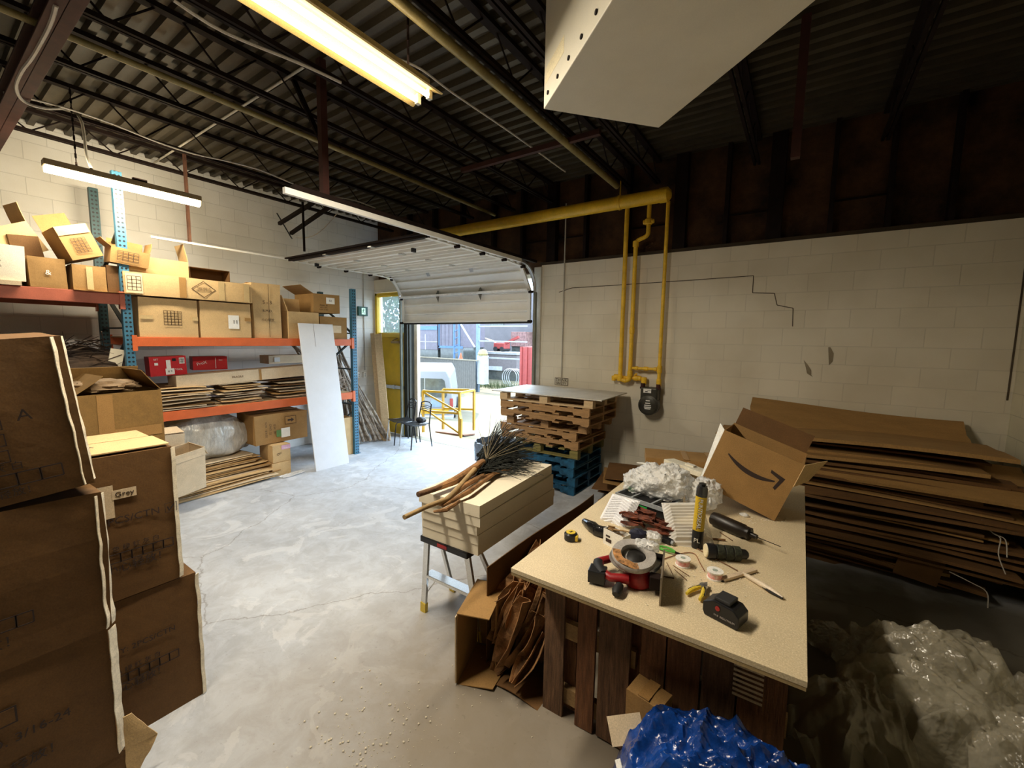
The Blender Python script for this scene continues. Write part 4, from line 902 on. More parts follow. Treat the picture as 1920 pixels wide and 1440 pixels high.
MB().grid(lambda u, v: ((u-.5)*.15, -.07-.07*v*math.sin(PI*(.15+.7*u)), .012), 6, 4, .004).build('brim', black_m, cp_)
for a, b, lab in (((-7.50, 5.72, 2.13), (-6.82, 5.36, 0), 'left of two long pine planks leaning by the yellow door'), ((-7.36, 5.74, 2.12), (-6.70, 5.40, 0), 'right of two long pine planks leaning by the yellow door, the wider one')):
    a = Vector(a); b = Vector(b); q = MB().bar(b-b, a-b, .15 if 'wider' in lab else .10, .03, up=(.6, -.8, 0)); tag(q.build('plank', wood_pale, loc=b, bevel=.002), lab, 'plank')
random.seed(77)
def pole(p0, p1, r, label, group, m_=bark_grey):
    p0 = Vector(p0); p1 = Vector(p1); pts = []
    for k in range(9):
        t = k/8; pts.append((p1-p0)*t+Vector((random.uniform(-1, 1), random.uniform(-1, 1), random.uniform(-.5, .5)))*.022)
    return tag(MB().tube(pts, [r*(1.1-.5*k/8)*random.uniform(.85, 1.15) for k in range(9)], 8).jitter(.004, 25, random.random()*9).build('driftwood_pole', m_, loc=p0, smooth=True), label, 'pole', group)
for k in range(17):
    f = k/16
    pole((-6.98+.30*f+random.uniform(-.05, .05), 4.75+.72*f+random.uniform(-.05, .05), .03), (-7.42+random.uniform(-.06, .04), 4.62+.32*f+random.uniform(-.12, .12), 1.45+random.uniform(0, .55)+(.3 if k < 6 else 0)), random.uniform(.018, .034),
         'gnarled grey driftwood pole in the bunch leaning on the wall right of the rack', 'driftwood poles leaning beside the rack')
for k in range(9):
    pole((-6.95+random.uniform(-.1, .1), 4.62-random.uniform(.05, .35), 1.12), (-7.45, 4.2+random.uniform(-.35, .2), 1.9+random.uniform(-.1, .2)), random.uniform(.016, .028),
         'driftwood pole standing inside the right end of the rack', 'driftwood poles inside the rack end')
for k in range(12):
    pole((-6.5-.05*(k % 4), 3.95+random.uniform(-.05, .05), 1.13+.034*(k//2)), (-6.55-.06*(k % 4), 4.44, 1.14+.034*(k//2)+random.uniform(0, .03)), random.uniform(.014, .022),
         'short driftwood stick in the pile at the right end of the middle shelf', 'driftwood sticks on the middle shelf')
# =================================================================== PALLETS
def pallet(label, loc, rz, L=1.25, W=.92, style='notch', m_=wood, group=None, rot=None, sheet_top=False, H=.12):
    t = thing('wooden_pallet', label, 'pallet', loc, rot or (0, 0, rz), group)
    bt = .017; sh = H-2*bt-.004
    for k in range(3):
        y = -W/2+.02+k*(W-.04)/2
        if style == 'notch':
            n0, n1, n2, n3 = -L*.34, -L*.14, L*.14, L*.34
            prof_ = [(-L/2, 0), (n0, 0), (n0+.015, sh*.42), (n1-.015, sh*.42), (n1, 0), (n2, 0), (n2+.015, sh*.42), (n3-.015, sh*.42), (n3, 0), (L/2, 0), (L/2, sh), (-L/2, sh)]
            MB().prism([(a, b+bt) for a, b in prof_], y-.019, y+.019, 'y').build('stringer', m_, t)
        else:
            for x in (-L/2+.06, 0, L/2-.06): MB().box(x-.06, x+.06, y-.045+(.025 if k == 0 else -.025 if k == 2 else 0), y+.045+(.025 if k == 0 else -.025 if k == 2 else 0), bt, bt+sh).build('block', m_, t)
    nb = 7
    for k in range(nb):
        x = -L/2+.05+k*(L-.10)/(nb-1); w = .045 if k % 2 else .05
        if sheet_top: continue
        MB().box(x-w, x+w, -W/2, W/2, H-bt-.002, H-.002).jitter(.002, 5, k).build('top_board', m_, t)
    if sheet_top: MB().grid(lambda u, v: ((u-.5)*(L+.25), (v-.5)*(W+.06), H+.004+.012*math.sin(u*3)*math.sin(v*2)), 8, 6, .012).build('top_sheet', mat('pale_plywood_sheet', (.60, .56, .48), .55, var=.12, scale=3), t)
    if style == 'notch':
        for k in range(4):
            x = -L/2+.06+k*(L-.12)/3; MB().box(x-.05, x+.05, -W/2, W/2, 0, bt).build('bottom_board', m_, t)
    else:
        for k in range(3):
            y = -W/2+.05+k*(W-.10)/2; MB().box(-L/2, L/2, y-.048, y+.048, 0, bt).build('bottom_board', m_, t)
    return t
fy = [4.97, 4.97, 4.97, 4.97, 5.02, 5.04, 5.02, 5.00, 4.90, 4.88, 4.87]
xr = [-2.34, -2.34, -2.36, -2.36, -2.34, -2.32, -2.35, -2.22, -2.13, -2.12, -2.10]
specs = [('notch', wood_blue, 'lowest blue'), ('block', wood_blue, 'second blue'), ('notch', wood_blue, 'third blue'), ('notch', wood_blue, 'topmost blue'),
         ('block', wood_green, 'green stained'), ('notch', wood, 'splintered'), ('notch', wood, 'orange brown'), ('block', wood, 'spaced block'),
         ('notch', wood, 'second notched'), ('notch', wood, 'first notched'), ('block', wood_pale, 'topmost sheet covered')]
order = ['at the floor', 'above the lowest blue one', 'below the topmost blue one', 'just below the green one', 'directly over the blue ones', 'resting on the green one', 'under the open block one', 'in the middle of the stack', 'third from the top', 'second from the top', 'with a pale board laid on it']
random.seed(3)
for i, (stl, mm_, nm) in enumerate(specs):
    L = 1.25 if i < 8 else (1.38 if i < 10 else 1.40); f = fy[i]-.06; 
    x = xr[i]-L/2; y = f+.46
    pallet('%s pallet in the tall stack, %s' % (nm, order[i]), (x, min(y, 5.42), i*.1205), R_(random.uniform(-1.2, 1.2)), L, .90, stl, mm_, sheet_top=(i == 10))
# bin with liner
tb = thing('rubbish_bin', 'grey round bin with a blue grey liner, between brush and pallets', 'bin', (-3.12, 4.22, 0))
MB().lathe([(.20, 0), (.205, .02), (.25, .70), (.262, .72), (.262, .745), (.245, .745), (.235, .70), (.19, .03), (.0, .02)], 32).build('barrel', grey_plastic, tb, smooth=True)
q = MB(); nn_ = 60
rows = [(.268, .50), (.272, .62), (.275, .72), (.27, .765), (.25, .77), (.235, .74), (.225, .6), (.15, .5), (.0, .48)]
q.grid(lambda u, v: (lambda r, z, a: (r*math.cos(a)*(1+.02*math.sin(9*a)), r*math.sin(a)*(1+.02*math.sin(7*a)), z+(.03*math.sin(5*a)+.02*math.sin(11*a) if v < .05 else .006*math.sin(13*a))))(*[np.interp(v*(len(rows)-1), range(len(rows)), [c[k] for c in rows]) for k in (0, 1)], u*2*PI), nn_, 24)
q.build('bin_liner', liner, tb, smooth=True)

# =================================================================== FOAM BOARDS, LADDER, BROOMS
ld = thing('step_ladder', 'small aluminium folding step ladder with yellow feet under the foam boards', 'ladder', (-1.94, 2.12, 0))
MB().box(-.22, .22, -.10, .12, .60, .645).build('top_platform', black_m, ld, bevel=.006)
for sx in (-1, 1):
    for sy in (-1, 1):
        a = Vector((sx*.19, sy*.06, .60)); b = Vector((sx*.27-(.0), -.02 if sy < 0 else .30, .02))
        r_ = MB().bar(b, a, .045 if sy < 0 else .03, .02, up=(0, 1, 0)).build('rail', alu, ld)
        MB().bar(b+(a-b)*.0-Vector((0, 0, .02)), b+(a-b)*.10, .05, .028, up=(0, 1, 0)).build('foot', yellow_p, r_)
MB().box(-.235, .235, -.05, .03, .30, .325).build('step', alu, ld, bevel=.003)
for sx in (-1, 1): MB().bar((sx*.25, -.01, .15), (sx*.14, -.01, .30), .014, .006).build('brace', alu, ld)
MB().box(-.05, .04, -.003+-.10, -.10, .612, .635).build('maker_plate', red_p, ld)
fz = .645
fb = [(.075, -1.905, 2.56, 1.06, .50, 1.5), (.07, -1.90, 2.56, 1.07, .50, 1.5), (.065, -1.895, 2.54, 1.06, .49, 1.5), (.065, -1.885, 2.53, 1.06, .50, 3), (.08, -1.90, 2.525, 1.07, .51, 4)]
lb = ['bottom', 'second from the bottom', 'middle', 'fourth up', 'top']
for i, (h, x, y, L, W, r) in enumerate(fb):
    xs_ = 0
    o = subd_box(W, L, h-.003, 3, .002, 90+i).build('foam_board', foam, loc=(x+xs_, y, fz), rot=(0, 0, R_(r)))
    tag(o, '%s white foam slab of the stack on the step ladder' % lb[i] if i < 4 else 'top white foam slab on the step ladder, brooms lying on it', 'foam slab'); fz += h
FT = fz
def stick(pts, r, m_): return MB().tube(pts, r, 9)
def lp(px, py, dz): return atz(px, py, FT+dz)
hair_m = mat('dark_palm_fibre', (.02, .022, .017), .7, var=.4)
bb = thing('palm_broom', 'longer handled palm fibre broom, its bare stick overhanging the foam nearest us', 'broom', lp(845, 940, .03))
o_ = bb.location
MB().tube([atz(758, 970, FT+.06)-o_, atz(800, 950, FT+.05)-o_, atz(840, 935, FT+.04)-o_, atz(868, 905, FT+.06)-o_, atz(890, 880, FT+.09)-o_], [.013, .014, .016, .018, .018], 10).jitter(.002, 20).build('stick', mat('tan_stick', (.38, .25, .11), .8, var=.3), bb, smooth=True)
q = MB()
for k, (a, b, c, r) in enumerate((((826, 945), (870, 912), (915, 885), .024), ((830, 948), (880, 922), (935, 884), .02), ((812, 962), (835, 955), (860, 940), .015), ((850, 930), (900, 895), (960, 880), .014), ((862, 900), (885, 885), (905, 868), .03))):
    q.tube([lp(*a, .02)-o_, lp(*b, .04)-o_, lp(*c, .03)-o_], [r*.5, r, r*.6], 8)
q.jitter(.012, 14, 2).build('husk', palm, bb)
b2_ = thing('palm_broom', 'shorter handled palm fibre broom with dark wrapped shaft, behind on the foam', 'broom', lp(820, 905, .03)); o3 = b2_.location
MB().tube([atz(784, 927, FT+.06)-o3, atz(812, 918, FT+.05)-o3, atz(860, 897, FT+.05)-o3], [.018, .018, .016], 10).build('stick', bark, b2_, smooth=True)
MB().tube([lp(810, 919, .04)-o3, lp(850, 903, .05)-o3, lp(875, 888, .07)-o3, lp(905, 866, .10)-o3], [.02, .032, .035, .03], 10).jitter(.01, 18, 5).build('husk', palm, b2_)
random.seed(21)
q = MB()
base = lp(905, 872, .06)
mid_ = lp(965, 845, .12)
ax = (mid_-base).normalized()
for k in range(330):
    p = lp(random.uniform(893, 915), random.uniform(862, 896), .02)+Vector((0, 0, random.uniform(0, .07)))
    a = random.random(); tx, ty = 905+100*math.cos(R_(-72+90*a)), 872+88*math.sin(R_(-72+90*a))
    tgt = atz(tx+random.uniform(-10, 10), ty+random.uniform(-8, 8), FT+max(.0, .26*(1-a*1.1))*random.uniform(.5, 1))
    tip = p+(tgt-p)*random.uniform(.55, 1.1); tip.z = max(tip.z, FT+.004)
    mdp = p+(tip-p)*.5+Vector((random.uniform(-.012, .012), random.uniform(-.012, .012), random.uniform(0, .03)))
    q.tube([p-o3, mdp-o3, tip-o3], [.0042, .0034, .0014], 4, caps=False)
q.build('bristles', hair_m, b2_)
q = MB()
for (x, y, h) in ((935, 790, .30), (926, 800, .28), (948, 800, .30), (896, 800, .26), (905, 815, .26), (1000, 812, .2), (1010, 822, .15), (975, 800, .25), (920, 775, .30), (1015, 835, .1)):
    p = lp(912, 862, .10); tip = atz(x, y, FT+h); q.tube([p-o3, (p+tip)/2+Vector((.02, -.02, .02))-o3, tip-o3], [.0025, .002, .001], 4)
q.build('long_fibres', mat('pale_fibre', (.22, .18, .11), .8), b2_)

# open carton on the floor in front of the ladder, long scrap carton behind it
oc = thing('cardboard_box', 'tall narrow open carton on the floor beside the ladder, opening towards us', 'box', (-1.52, 1.93, 0), (0, 0, R_(20)))
MB().box(-.10, -.094, -.17, .2, 0, .45).jitter(.01, 5, 1).build('side_wall', kraft, oc); MB().box(.094, .10, -.02, .2, 0.0, .45).build('side_wall', kraft, oc)
MB().box(-.094, .094, .194, .2, 0, .45).build('back_wall', kraft, oc); MB().box(-.10, .10, -.17, .2, .444, .45).build('lid', kraft, oc)
MB().grid(lambda u, v: (-.094+.22*u+.05*v*u, -.17+.35*v*1.0, .002+.02*u*(1-v)), 4, 4, .005).build('floor_flap', kraft, oc)
MB().box(-.106, -.10, -.185, -.15, .02, .44).jitter(.01, 12, 3).build('lit_edge', kraft_pale, oc)  # light catching the left wall edge, painted as a paler strip
lc = thing('cardboard_box', 'long open carton full of palm bark scraps between the foam boards and the bench', 'box', (-1.34, 2.85, 0))
MB().grid(lambda u, v: (-.17+.02*math.sin(u*3), -.88+1.62*u, .64*v+.02*math.sin(u*5)*v), 10, 4, .006).build('side_wall', kraft_dark, lc)
MB().box(-.15, .12, .70, .706, 0, .45).build('end_wall', kraft_dark, lc); MB().box(-.15, .14, -.6, .70, .0, .006).build('base', kraft_dark, lc)
def strips(n, fn, L, W, sd, m_, name, label, cat, loc, lean=.4):
    random.seed(sd); q = MB()
    for _ in range(n):
        p, d = fn(); d = d.normalized(); s_ = d.cross(Vector((random.uniform(-.4, .4), random.uniform(-.4, .4), 1))).normalized(); up = s_.cross(d)
        l = L*random.uniform(.5, 1.1); w_ = W*random.uniform(.4, 1.1); c = random.uniform(-.12, .12); cu = random.uniform(.2, .6)
        q.grid(lambda u, v: p+d*(u-.5)*l+s_*(v-.5)*w_*math.sin(PI*(.12+.76*u))+up*(c*l*(4*(u-.5)**2)+cu*w_*(2*v-1)**2), 5, 3, .004)
    return tag(q.jitter(.006, 15, sd).build(name, m_, loc=loc), label, cat, kind='stuff')
strips(90, lambda: (Vector((random.uniform(-.09, .10), random.uniform(-.55, .62), random.uniform(.1, .52))), Vector((random.uniform(-.3, .3), 1, random.uniform(-.5, .5)))), .5, .10, 4, palm, 'palm_bark_scraps', 'reddish brown palm bark scraps filling the long open carton', 'bark', (-1.34, 2.85, 0))
strips(48, lambda: (Vector((random.uniform(-.12, .18), random.uniform(-.16, .22), random.uniform(.08, .40))), Vector((random.uniform(.2, .6), random.uniform(.1, .8), random.uniform(.6, 1.2)))), .42, .16, 14, palm, 'palm_bark_scraps', 'bundle of palm bark strips standing behind the open carton by the bench leg', 'bark', (-1.30, 2.10, .02))
tag(MB().grid(lambda u, v: (.30*u, -.12+.22*v, .01+.015*math.sin(u*4)), 4, 3, .005).build('cardboard_sheet', kraft_dark, loc=(-1.36, 1.98, 0)), 'small dark cardboard scrap on the floor by the bench leg', 'cardboard')

# =================================================================== WORKBENCH
wbn = thing('workbench', 'plywood topped workbench covered in tools and packaging', 'workbench', (-.52, 2.9, 0))
ply = mat('plywood_top', (.64, .52, .33), .6, var=.07, scale=2.5, bump=.08, bscale=200)
def ply_dust(M):
    n, L, p = nd(M); src = p.inputs['Base Color'].links[0].from_socket
    tc = n.new('ShaderNodeTexCoord'); a = n.new('ShaderNodeTexNoise'); a.inputs['Scale'].default_value = 160; L.new(tc.outputs['Object'], a.inputs['Vector'])
    b = n.new('ShaderNodeTexNoise'); b.inputs['Scale'].default_value = 3; L.new(tc.outputs['Object'], b.inputs['Vector'])
    r = n.new('ShaderNodeMapRange'); r.inputs[1].default_value = .54; r.inputs[2].default_value = .64; L.new(a.outputs[0], r.inputs[0])
    mu = n.new('ShaderNodeMath'); mu.operation = 'MULTIPLY'; L.new(r.outputs[0], mu.inputs[0]); L.new(b.outputs[0], mu.inputs[1])
    mx = n.new('ShaderNodeMixRGB'); L.new(mu.outputs[0], mx.inputs[0]); L.new(src, mx.inputs[1]); mx.inputs[2].default_value = (.85, .74, .52, 1); L.new(mx.outputs[0], p.inputs['Base Color'])
ply_dust(ply)
wx0, wx1, wy0, wy1 = -1.135, .098, 1.675, 4.10
k = (wbn.location.x, wbn.location.y)
MB().box(wx0-k[0], wx1-k[0], wy0-k[1], wy1-k[1], .878, .900).build('tabletop', ply, wbn, bevel=.001)
MB().box(wx0-k[0]+.002, wx1-k[0]-.002, wy0-k[1]+.002, wy1-k[1]-.002, .862, .8775).build('lower_board', mat('plywood_edge', (.42, .30, .14), .8), wbn)
def upright_pallet(label, x0, x1, y, planks, mats, flipy=False):
    t = thing('wooden_pallet', label, 'pallet', (x0, y, 0), group=None)
    for zz in (.12, .50, .80): MB().box(0, x1-x0, .02, .055, zz-.045, zz+.045).jitter(.003, 4, zz).build('rail', wood_stringer, t)
    for i, (a, b) in enumerate(planks): MB().box(a-x0, b-x0, 0, .018, random.uniform(0, .03), .86).jitter(.006, 4, i+x0).build('plank', mats[i % len(mats)], t)
    for i, (a, b) in enumerate(planks[::2]): MB().box(a-x0+.03, b-x0+.05, .057, .075, .02, .86).build('back_plank', wood_dark2, t)
    return t
random.seed(31)
upright_pallet('worn upright pallet of vertical brown planks propping the near left of the bench', -1.06, -.56, 1.90, [(-1.06, -.94), (-.86, -.76), (-.74, -.58)], [wood_dark, wood_dark2, wood_dark])
upright_pallet('second upright pallet propping the near right of the bench', -.54, .06, 1.90, [(-.53, -.42), (-.41, -.27), (-.26, -.13), (-.12, .05)], [wood_dark2, wood_dark2, wood_dark, wood_dark2])
upright_pallet('third upright pallet hidden at the far end of the bench', -1.0, .02, 3.95, [(-1., -.86), (-.7, -.56), (-.4, -.25), (-.1, .02)], [wood_dark])
tag(MB().box(-.002, .05, 0, 1.7, .02, .86).build('side_board', wood_dark, loc=(.0, 2.1, 0)), 'dark board standing under the right edge of the bench', 'board')
q = MB()
for i in range(7): q.box(0, .11, -.003, 0, .02+i*.022, .03+i*.022)
q.build('worn_label', kraft_pale, None, (-.14, 1.895, .55)); tag(bpy.context.scene.objects['worn_label'], 'faded striped label stapled on the near right upright pallet', 'label')
# cardboard pieces by the tarp
carton('open brown carton squeezed between the bench pallets and the blue tarp', (-.45, 1.78, 0), (.16, .12, .50), (0, 0, R_(-10)), m=kraft, amp=.01)
tag(MB().box(-.07, .07, -.05, .05, 0, .006).build('cardboard_sheet', kraft_pale, loc=(-.49, 1.60, .44), rot=(R_(48), R_(-15), R_(28))), 'pale cardboard flap sticking up left of the blue tarp', 'cardboard')
# tarp
def tf(u, v):
    a = 2*PI*u; r = (1-v)**.8; x = .52*math.cos(a)*r; y = .30*math.sin(a)*r
    x *= 1+.22*noise.noise(Vector((math.cos(a)*1.3, math.sin(a)*1.3, 8))); y *= 1+.2*noise.noise(Vector((math.cos(a)*1.3, math.sin(a)*1.3, 18)))
    rg = lambda f, o: 1-abs(2*noise.noise(Vector((x*f+o, y*f*1.3, o))))
    rid = .055*rg(5, 2)+.035*rg(9, 7)**2+.018*rg(19, 4)**2
    z = .565*(1-(r)**4.2)+rid*min(1, (1-r)*4)
    return (x, y, max(z, .004))
tpz = thing('tarp', 'crumpled shiny blue plastic tarp bundle in front of the bench', 'tarp', (-.10, 1.57, 0))
MB().grid(tf, 130, 70).build('tarp_body', tarp, tpz, smooth=True)
MB().box(-.012, .012, -.055, .055, 0, .0012).build('tag', paper, tpz, (-.36, -.10, .36), (R_(30), R_(-35), R_(20)))

# =================================================================== THINGS ON THE BENCH
tm = thing('tape_measure', 'yellow and black tape measure near the left edge of the bench', 'tape measure', T(1070, 1012), (0, 0, R_(20)))
MB().lathe([(.0, 0), (.03, 0), (.038, .005), (.038, .038), (.032, .045), (0, .045)], 20).build('case', black_m, tm, smooth=True)
MB().lathe([(0, .0455), (.027, .0455), (.027, .048), (0, .048)], 20).build('face_disc', yellow_p, tm)
MB().box(.0, .043, -.026, .012, .003, .036).build('grip', yellow_p, tm, bevel=.005); MB().bar((-.012, 0, .0485), (.014, .004, .0485), .006, .001).bar((.0, -.01, .0485), (.004, .012, .0485), .006, .001).build('logo_mark', ink, tm)
MB().box(.04, .058, .004, .02, .001, .006).build('hook', steel, tm)
q = MB(); P = [T(1096, 976, .03), T(1108, 985, .035), T(1120, 993, .03), T(1136, 999, .03), T(1150, 1003, .025), T(1160, 1006, .02)]
c0 = P[2]; q.tube([p-c0 for p in P], [.018, .036, .032, .036, .03, .02], 12).jitter(.016, 30, 3)
tag(q.build('plastic_bundle', mat('glossy_black_plastic', (.01, .01, .011), .15, var=.1, bump=.5, bscale=40), loc=c0, smooth=True), 'twisted glossy black plastic bundle near the left edge of the bench', 'bundle')
def ribbed(label, c, L, W, H, rz, m_, tilt=(0, 0), ribs=13, vee=.3):
    t = thing('ribbed_tray', label, 'tray', c, (tilt[0], tilt[1], rz))
    def fn(u, v):
        e = min(u, 1-u, v, 1-v)*6; k = min(1, e)
        return ((u-.5)*W*(1-.10*k*0), (v-.5)*L, H*k+.006*math.sin((v+vee*abs(u-.5))*ribs*2*PI)*k+.004)
    MB().grid(fn, 24, 110).build('shell', m_, t, smooth=False); return t
ribbed('white chevron ribbed plastic tray standing left of the organiser', T(1160, 962, .04), .25, .20, .03, R_(-8), mat('white_ribbed_plastic', (.82, .82, .84), .35, var=.02), (R_(38), 0), 13)
ribbed('cream clear ribbed plastic clamshell leaning beside the sealant tube', T(1288, 985, .07), .32, .24, .05, R_(24), tray_film, (R_(32), R_(-6)), 15, .0)
og = thing('tool_organiser', 'black tool organiser tray with green clips, partly under the plastic bags', 'organiser', T(1212, 955), (0, 0, R_(-14))); og.scale = (1.25, 1.3, 1.3)
MB().box(-.14, .14, -.07, .10, 0, .055).build('tray', black_m, og, bevel=.006)
MB().box(-.15, .15, -.078, -.070, .05, .07).box(-.15, .15, .10, .108, .05, .07).box(-.15, -.142, -.07, .10, .05, .07).box(.142, .15, -.07, .10, .05, .07).box(-.06, -.05, -.07, .1, .055, .068).box(.06, .07, -.07, .1, .055, .068).build('rim', grey_plastic, og)
MB().box(-.05, .05, -.081, -.078, .01, .045).build('latch', green_p, og)
gl = thing('glue_bottle', 'small green capped bottle at the left end of the organiser', 'bottle', T(1182, 925, .05)); MB().box(-.03, .03, -.015, .015, 0, .045).build('body', green_p, gl, bevel=.004); MB().cyl((.0, 0, .045), (.03, .01, .09), .01, .006).build('spout', black_m, gl)
def film(label, c, sx, sy, sz, sd, m_=plastic_white, name='plastic_bag', cat='plastic bag', amp=.35, seg=44, parent=None, rot=0):
    q = blob(sx, sy, sz, sd, amp*.6, 2.2, .10, seg*2, .003); q.v = [v+v.normalized()*(min(sx, sy)*.10*(1-abs(2*noise.noise(v*22+Vector((sd, 0, 0)))))**2) for v in q.v]
    q.v = [Vector((p.x, p.y, max(p.z, .003))) for p in q.v]
    o = q.build(name, m_, loc=c, rot=(0, 0, rot)); o.data.polygons.foreach_set('use_smooth', [True]*len(o.data.polygons)); return tag(o, label, cat)
film('largest bunched clear plastic bag in the middle of the bench', T(1240, 930, .055), .34, .30, .20, 5)
film('clear plastic bag at the left end of the bagged heap, over the organiser', T(1200, 922, .06), .20, .20, .14, 6)
film('clear plastic blister bag just left of the smiling carton', T(1318, 950, .02), .20, .24, .18, 7, plastic_white)
film('small white plastic scrap lying on the bench below the carton', T(1395, 968, 0), .05, .04, .018, 9, plastic_white, 'plastic_scrap', 'scrap', .2, 16)
fm = thing('foam_insert', 'white moulded foam insert with notched ends near the back of the bench', 'foam insert', T(1288, 882, .07), (0, R_(4), R_(-22)))
MB().prism([(-.20, -.05), (-.17, .05), (-.05, .06), (-.04, .045), (.03, .05), (.04, .065), (.19, .06), (.2, .03), (.17, .02), (.19, -.02), (.16, -.05), (.05, -.055), (.04, -.04), (-.03, -.045), (-.05, -.06)], 0, .045).build('insert', mat('white_moulded_foam', (.80, .76, .62), .7), fm, bevel=.006)
MB().box(-.02, .06, -.01, .03, .045, .06).build('raised_pad', mat('white_pad', (.82, .78, .66), .7), fm)
# flat carton at the far end
p0 = atz(1192, 872, .91); p1 = atz(1335, 885, .91)
fc = carton('shallow brown carton lying across the far left corner of the bench', ((p0+p1)/2+Vector((.05, .20, -.003))), ((p1-p0).length+.05, .34, .085), (0, 0, math.atan2((p1-p0).y, (p1-p0).x)), m=kraft, amp=.004)
decal_rect(fc, ((p1-p0).length+.05, .34, .085), 'top', .0, -.22, .33, .06, tape_m, 'tape')
tag(MB().tube([(-.05, 0, 0), (0, .0, .006), (.05, .0, .004)], [.005, .01, .012], 8).build('spray_nozzle', paper, loc=atz(1204, 870, .93)), 'small white nozzle tool poking out by the shallow carton', 'nozzle')
# coil of black and white strap
q = MB()
for k in range(9):
    a = k*.5; q.tube([Vector((.03*k-.1, 0, .005)), Vector((.03*k-.09, .02, .03)), Vector((.03*k-.06, .045, .005))], .004, 5)
tag(q.build('hair_clip', mat('striped_clip', (.30, .30, .28), .4, var=.6, scale=60), loc=T(1196, 902), rot=(0, 0, .4)), 'dark and white toothed strip at the back left of the bench', 'clip')
# sealant tube standing on end
bs = T(1302, 1018, 0); tp_ = onv_ = None
axis = Vector((.012, .02, .24))
sl = thing('sealant_tube', 'upright yellow and black foam sealant tube on the bench', 'sealant', T(1306, 1026), (R_(-1), R_(1.5), 0))
MB().lathe([(.029, 0), (.030, .004), (.030, .10), (.029, .105)], 20).build('lower_band', black_m, sl, smooth=True)
MB().lathe([(.0302, .105), (.0302, .30)], 20).build('sleeve', mat('yellow_print_sleeve', (.62, .42, .03), .35, var=.05), sl, smooth=True)
MB().lathe([(.0302, .30), (.0302, .345), (.026, .352), (.026, .358), (.014, .358), (.02, .372), (.012, .375), (.0, .375)], 20).build('top_cap', mat('chrome_cap', (.12, .12, .12), .2, .8), sl, smooth=True)
mt_t = Matrix.Rotation(R_(4), 4, 'Z') @ Matrix.Translation((0, -.0308, .203)) @ Matrix.Rotation(PI/2, 4, 'X') @ Matrix.Rotation(-PI/2, 4, 'Z')
text_obj('PUNTIOSEAL', .031, ink, sl, mt_t.translation, mt_t.to_euler())
mt_u = Matrix.Rotation(R_(4), 4, 'Z') @ Matrix.Translation((.002, -.0312, .205)) @ Matrix.Rotation(PI/2, 4, 'X') @ Matrix.Rotation(-PI/2, 4, 'Z')
text_obj('PUNTIOSEAL', .0295, mat('white_ink', (.8, .78, .7), .5), sl, mt_u.translation, mt_u.to_euler())
mt_t = Matrix.Rotation(R_(4), 4, 'Z') @ Matrix.Translation((0, -.0308, .05)) @ Matrix.Rotation(PI/2, 4, 'X')
text_obj('PL', .034, bpy.data.materials['white_ink'], sl, mt_t.translation, mt_t.to_euler())
f0 = T(1324, 1032, .042); f1 = T(1402, 1040, .036); d = f1-f0
ft = thing('torch', 'black ribbed torch lying at the foot of the sealant tube', 'torch', f0, d.to_track_quat('Z', 'Y').to_euler())
Lf = d.length
MB().lathe([(.0, 0), (.038, 0), (.040, .01), (.040, .04), (.035, .045), (.035, Lf*.80), (.026, Lf*.86), (.025, Lf*.95), (.016, Lf), (0, Lf)], 24).build('barrel', black_m, ft, smooth=True)
for k in range(3): MB().lathe([(.0355, Lf*(.24+k*.2)), (.0378, Lf*(.25+k*.2)), (.0378, Lf*(.40+k*.2)), (.0355, Lf*(.41+k*.2))], 24).build('grip_band', mat('olive_grip', (.035, .04, .022), .7, var=.5, scale=80), ft)
MB().lathe([(0, -.006), (.032, -.006), (.035, .0), (.0, .001)], 24).build('lens', cream, ft)
# caulking gun / driver
g0 = T(1345, 975, .045); g1 = T(1412, 1004, .04); d = g1-g0
cg = thing('rotary_tool', 'dark brown barrelled power tool with a long thin bit, below the smiling carton', 'power tool', g0, d.to_track_quat('Z', 'Y').to_euler()); Lg = d.length
MB().lathe([(.0, -.03), (.040, -.03), (.044, 0), (.042, Lg*.75), (.034, Lg*.8), (.036, Lg*.92), (.016, Lg*.94), (.014, Lg*1.1), (0, Lg*1.1)], 20).build('barrel', mat('dark_brown_plastic', (.02, .014, .01), .4), cg, smooth=True)
MB().box(-.012, .012, .015, .035, Lg*.72, Lg*.96).build('switch', black_m, cg); MB().cyl((0, 0, Lg*1.1), (0, .004, Lg*1.1+.13), .0022, seg=6).build('bit', steel_dark, cg)
# wooden handle, thin rods
for a, b, r, lab, mm_ in (((1238, 1004), (1360, 1012), .008, 'long dark red wooden rod lying across the bench behind the sealant', palm), ((1280, 1014), (1383, 1070), .004, 'thin dark stick lying diagonally from the torch towards the squeegee', bark), ((1350, 998), (1374, 1014), .003, 'short thin brown stick right of the sealant tube', bark)):
    a = T(*a, r+.001); b = T(*b, r+.001); tag(MB().cyl((0, 0, 0), b-a, r, r*.7, 8).build('rod', mm_, loc=a), lab, 'rod')
strips(38, lambda: (Vector((random.uniform(-.16, .24), random.uniform(-.07, .07), random.uniform(.012, .06))), Vector((1, random.uniform(-.5, .3), random.uniform(-.1, .1)))), .16, .05, 24, mat('red_brown_leaf_scraps', (.20, .05, .02), .7, var=.5, scale=25), 'leaf_scraps', 'red and brown leaf scraps heaped across the middle of the bench', 'scraps', T(1215, 992, 0))
def lump(label, c, s_, m_, name, cat, sd): 
    o = blob(s_[0], s_[1], s_[2], sd, .3, 3, .1, 20, .002).build(name, m_, loc=c, smooth=True); return tag(o, label, cat)
lump('crumpled dark blue black cloth beside the saw', T(1195, 1012, 0), (.10, .08, .06), mat('blue_black_cloth', (.012, .013, .03), .7), 'cloth', 'cloth', 31)
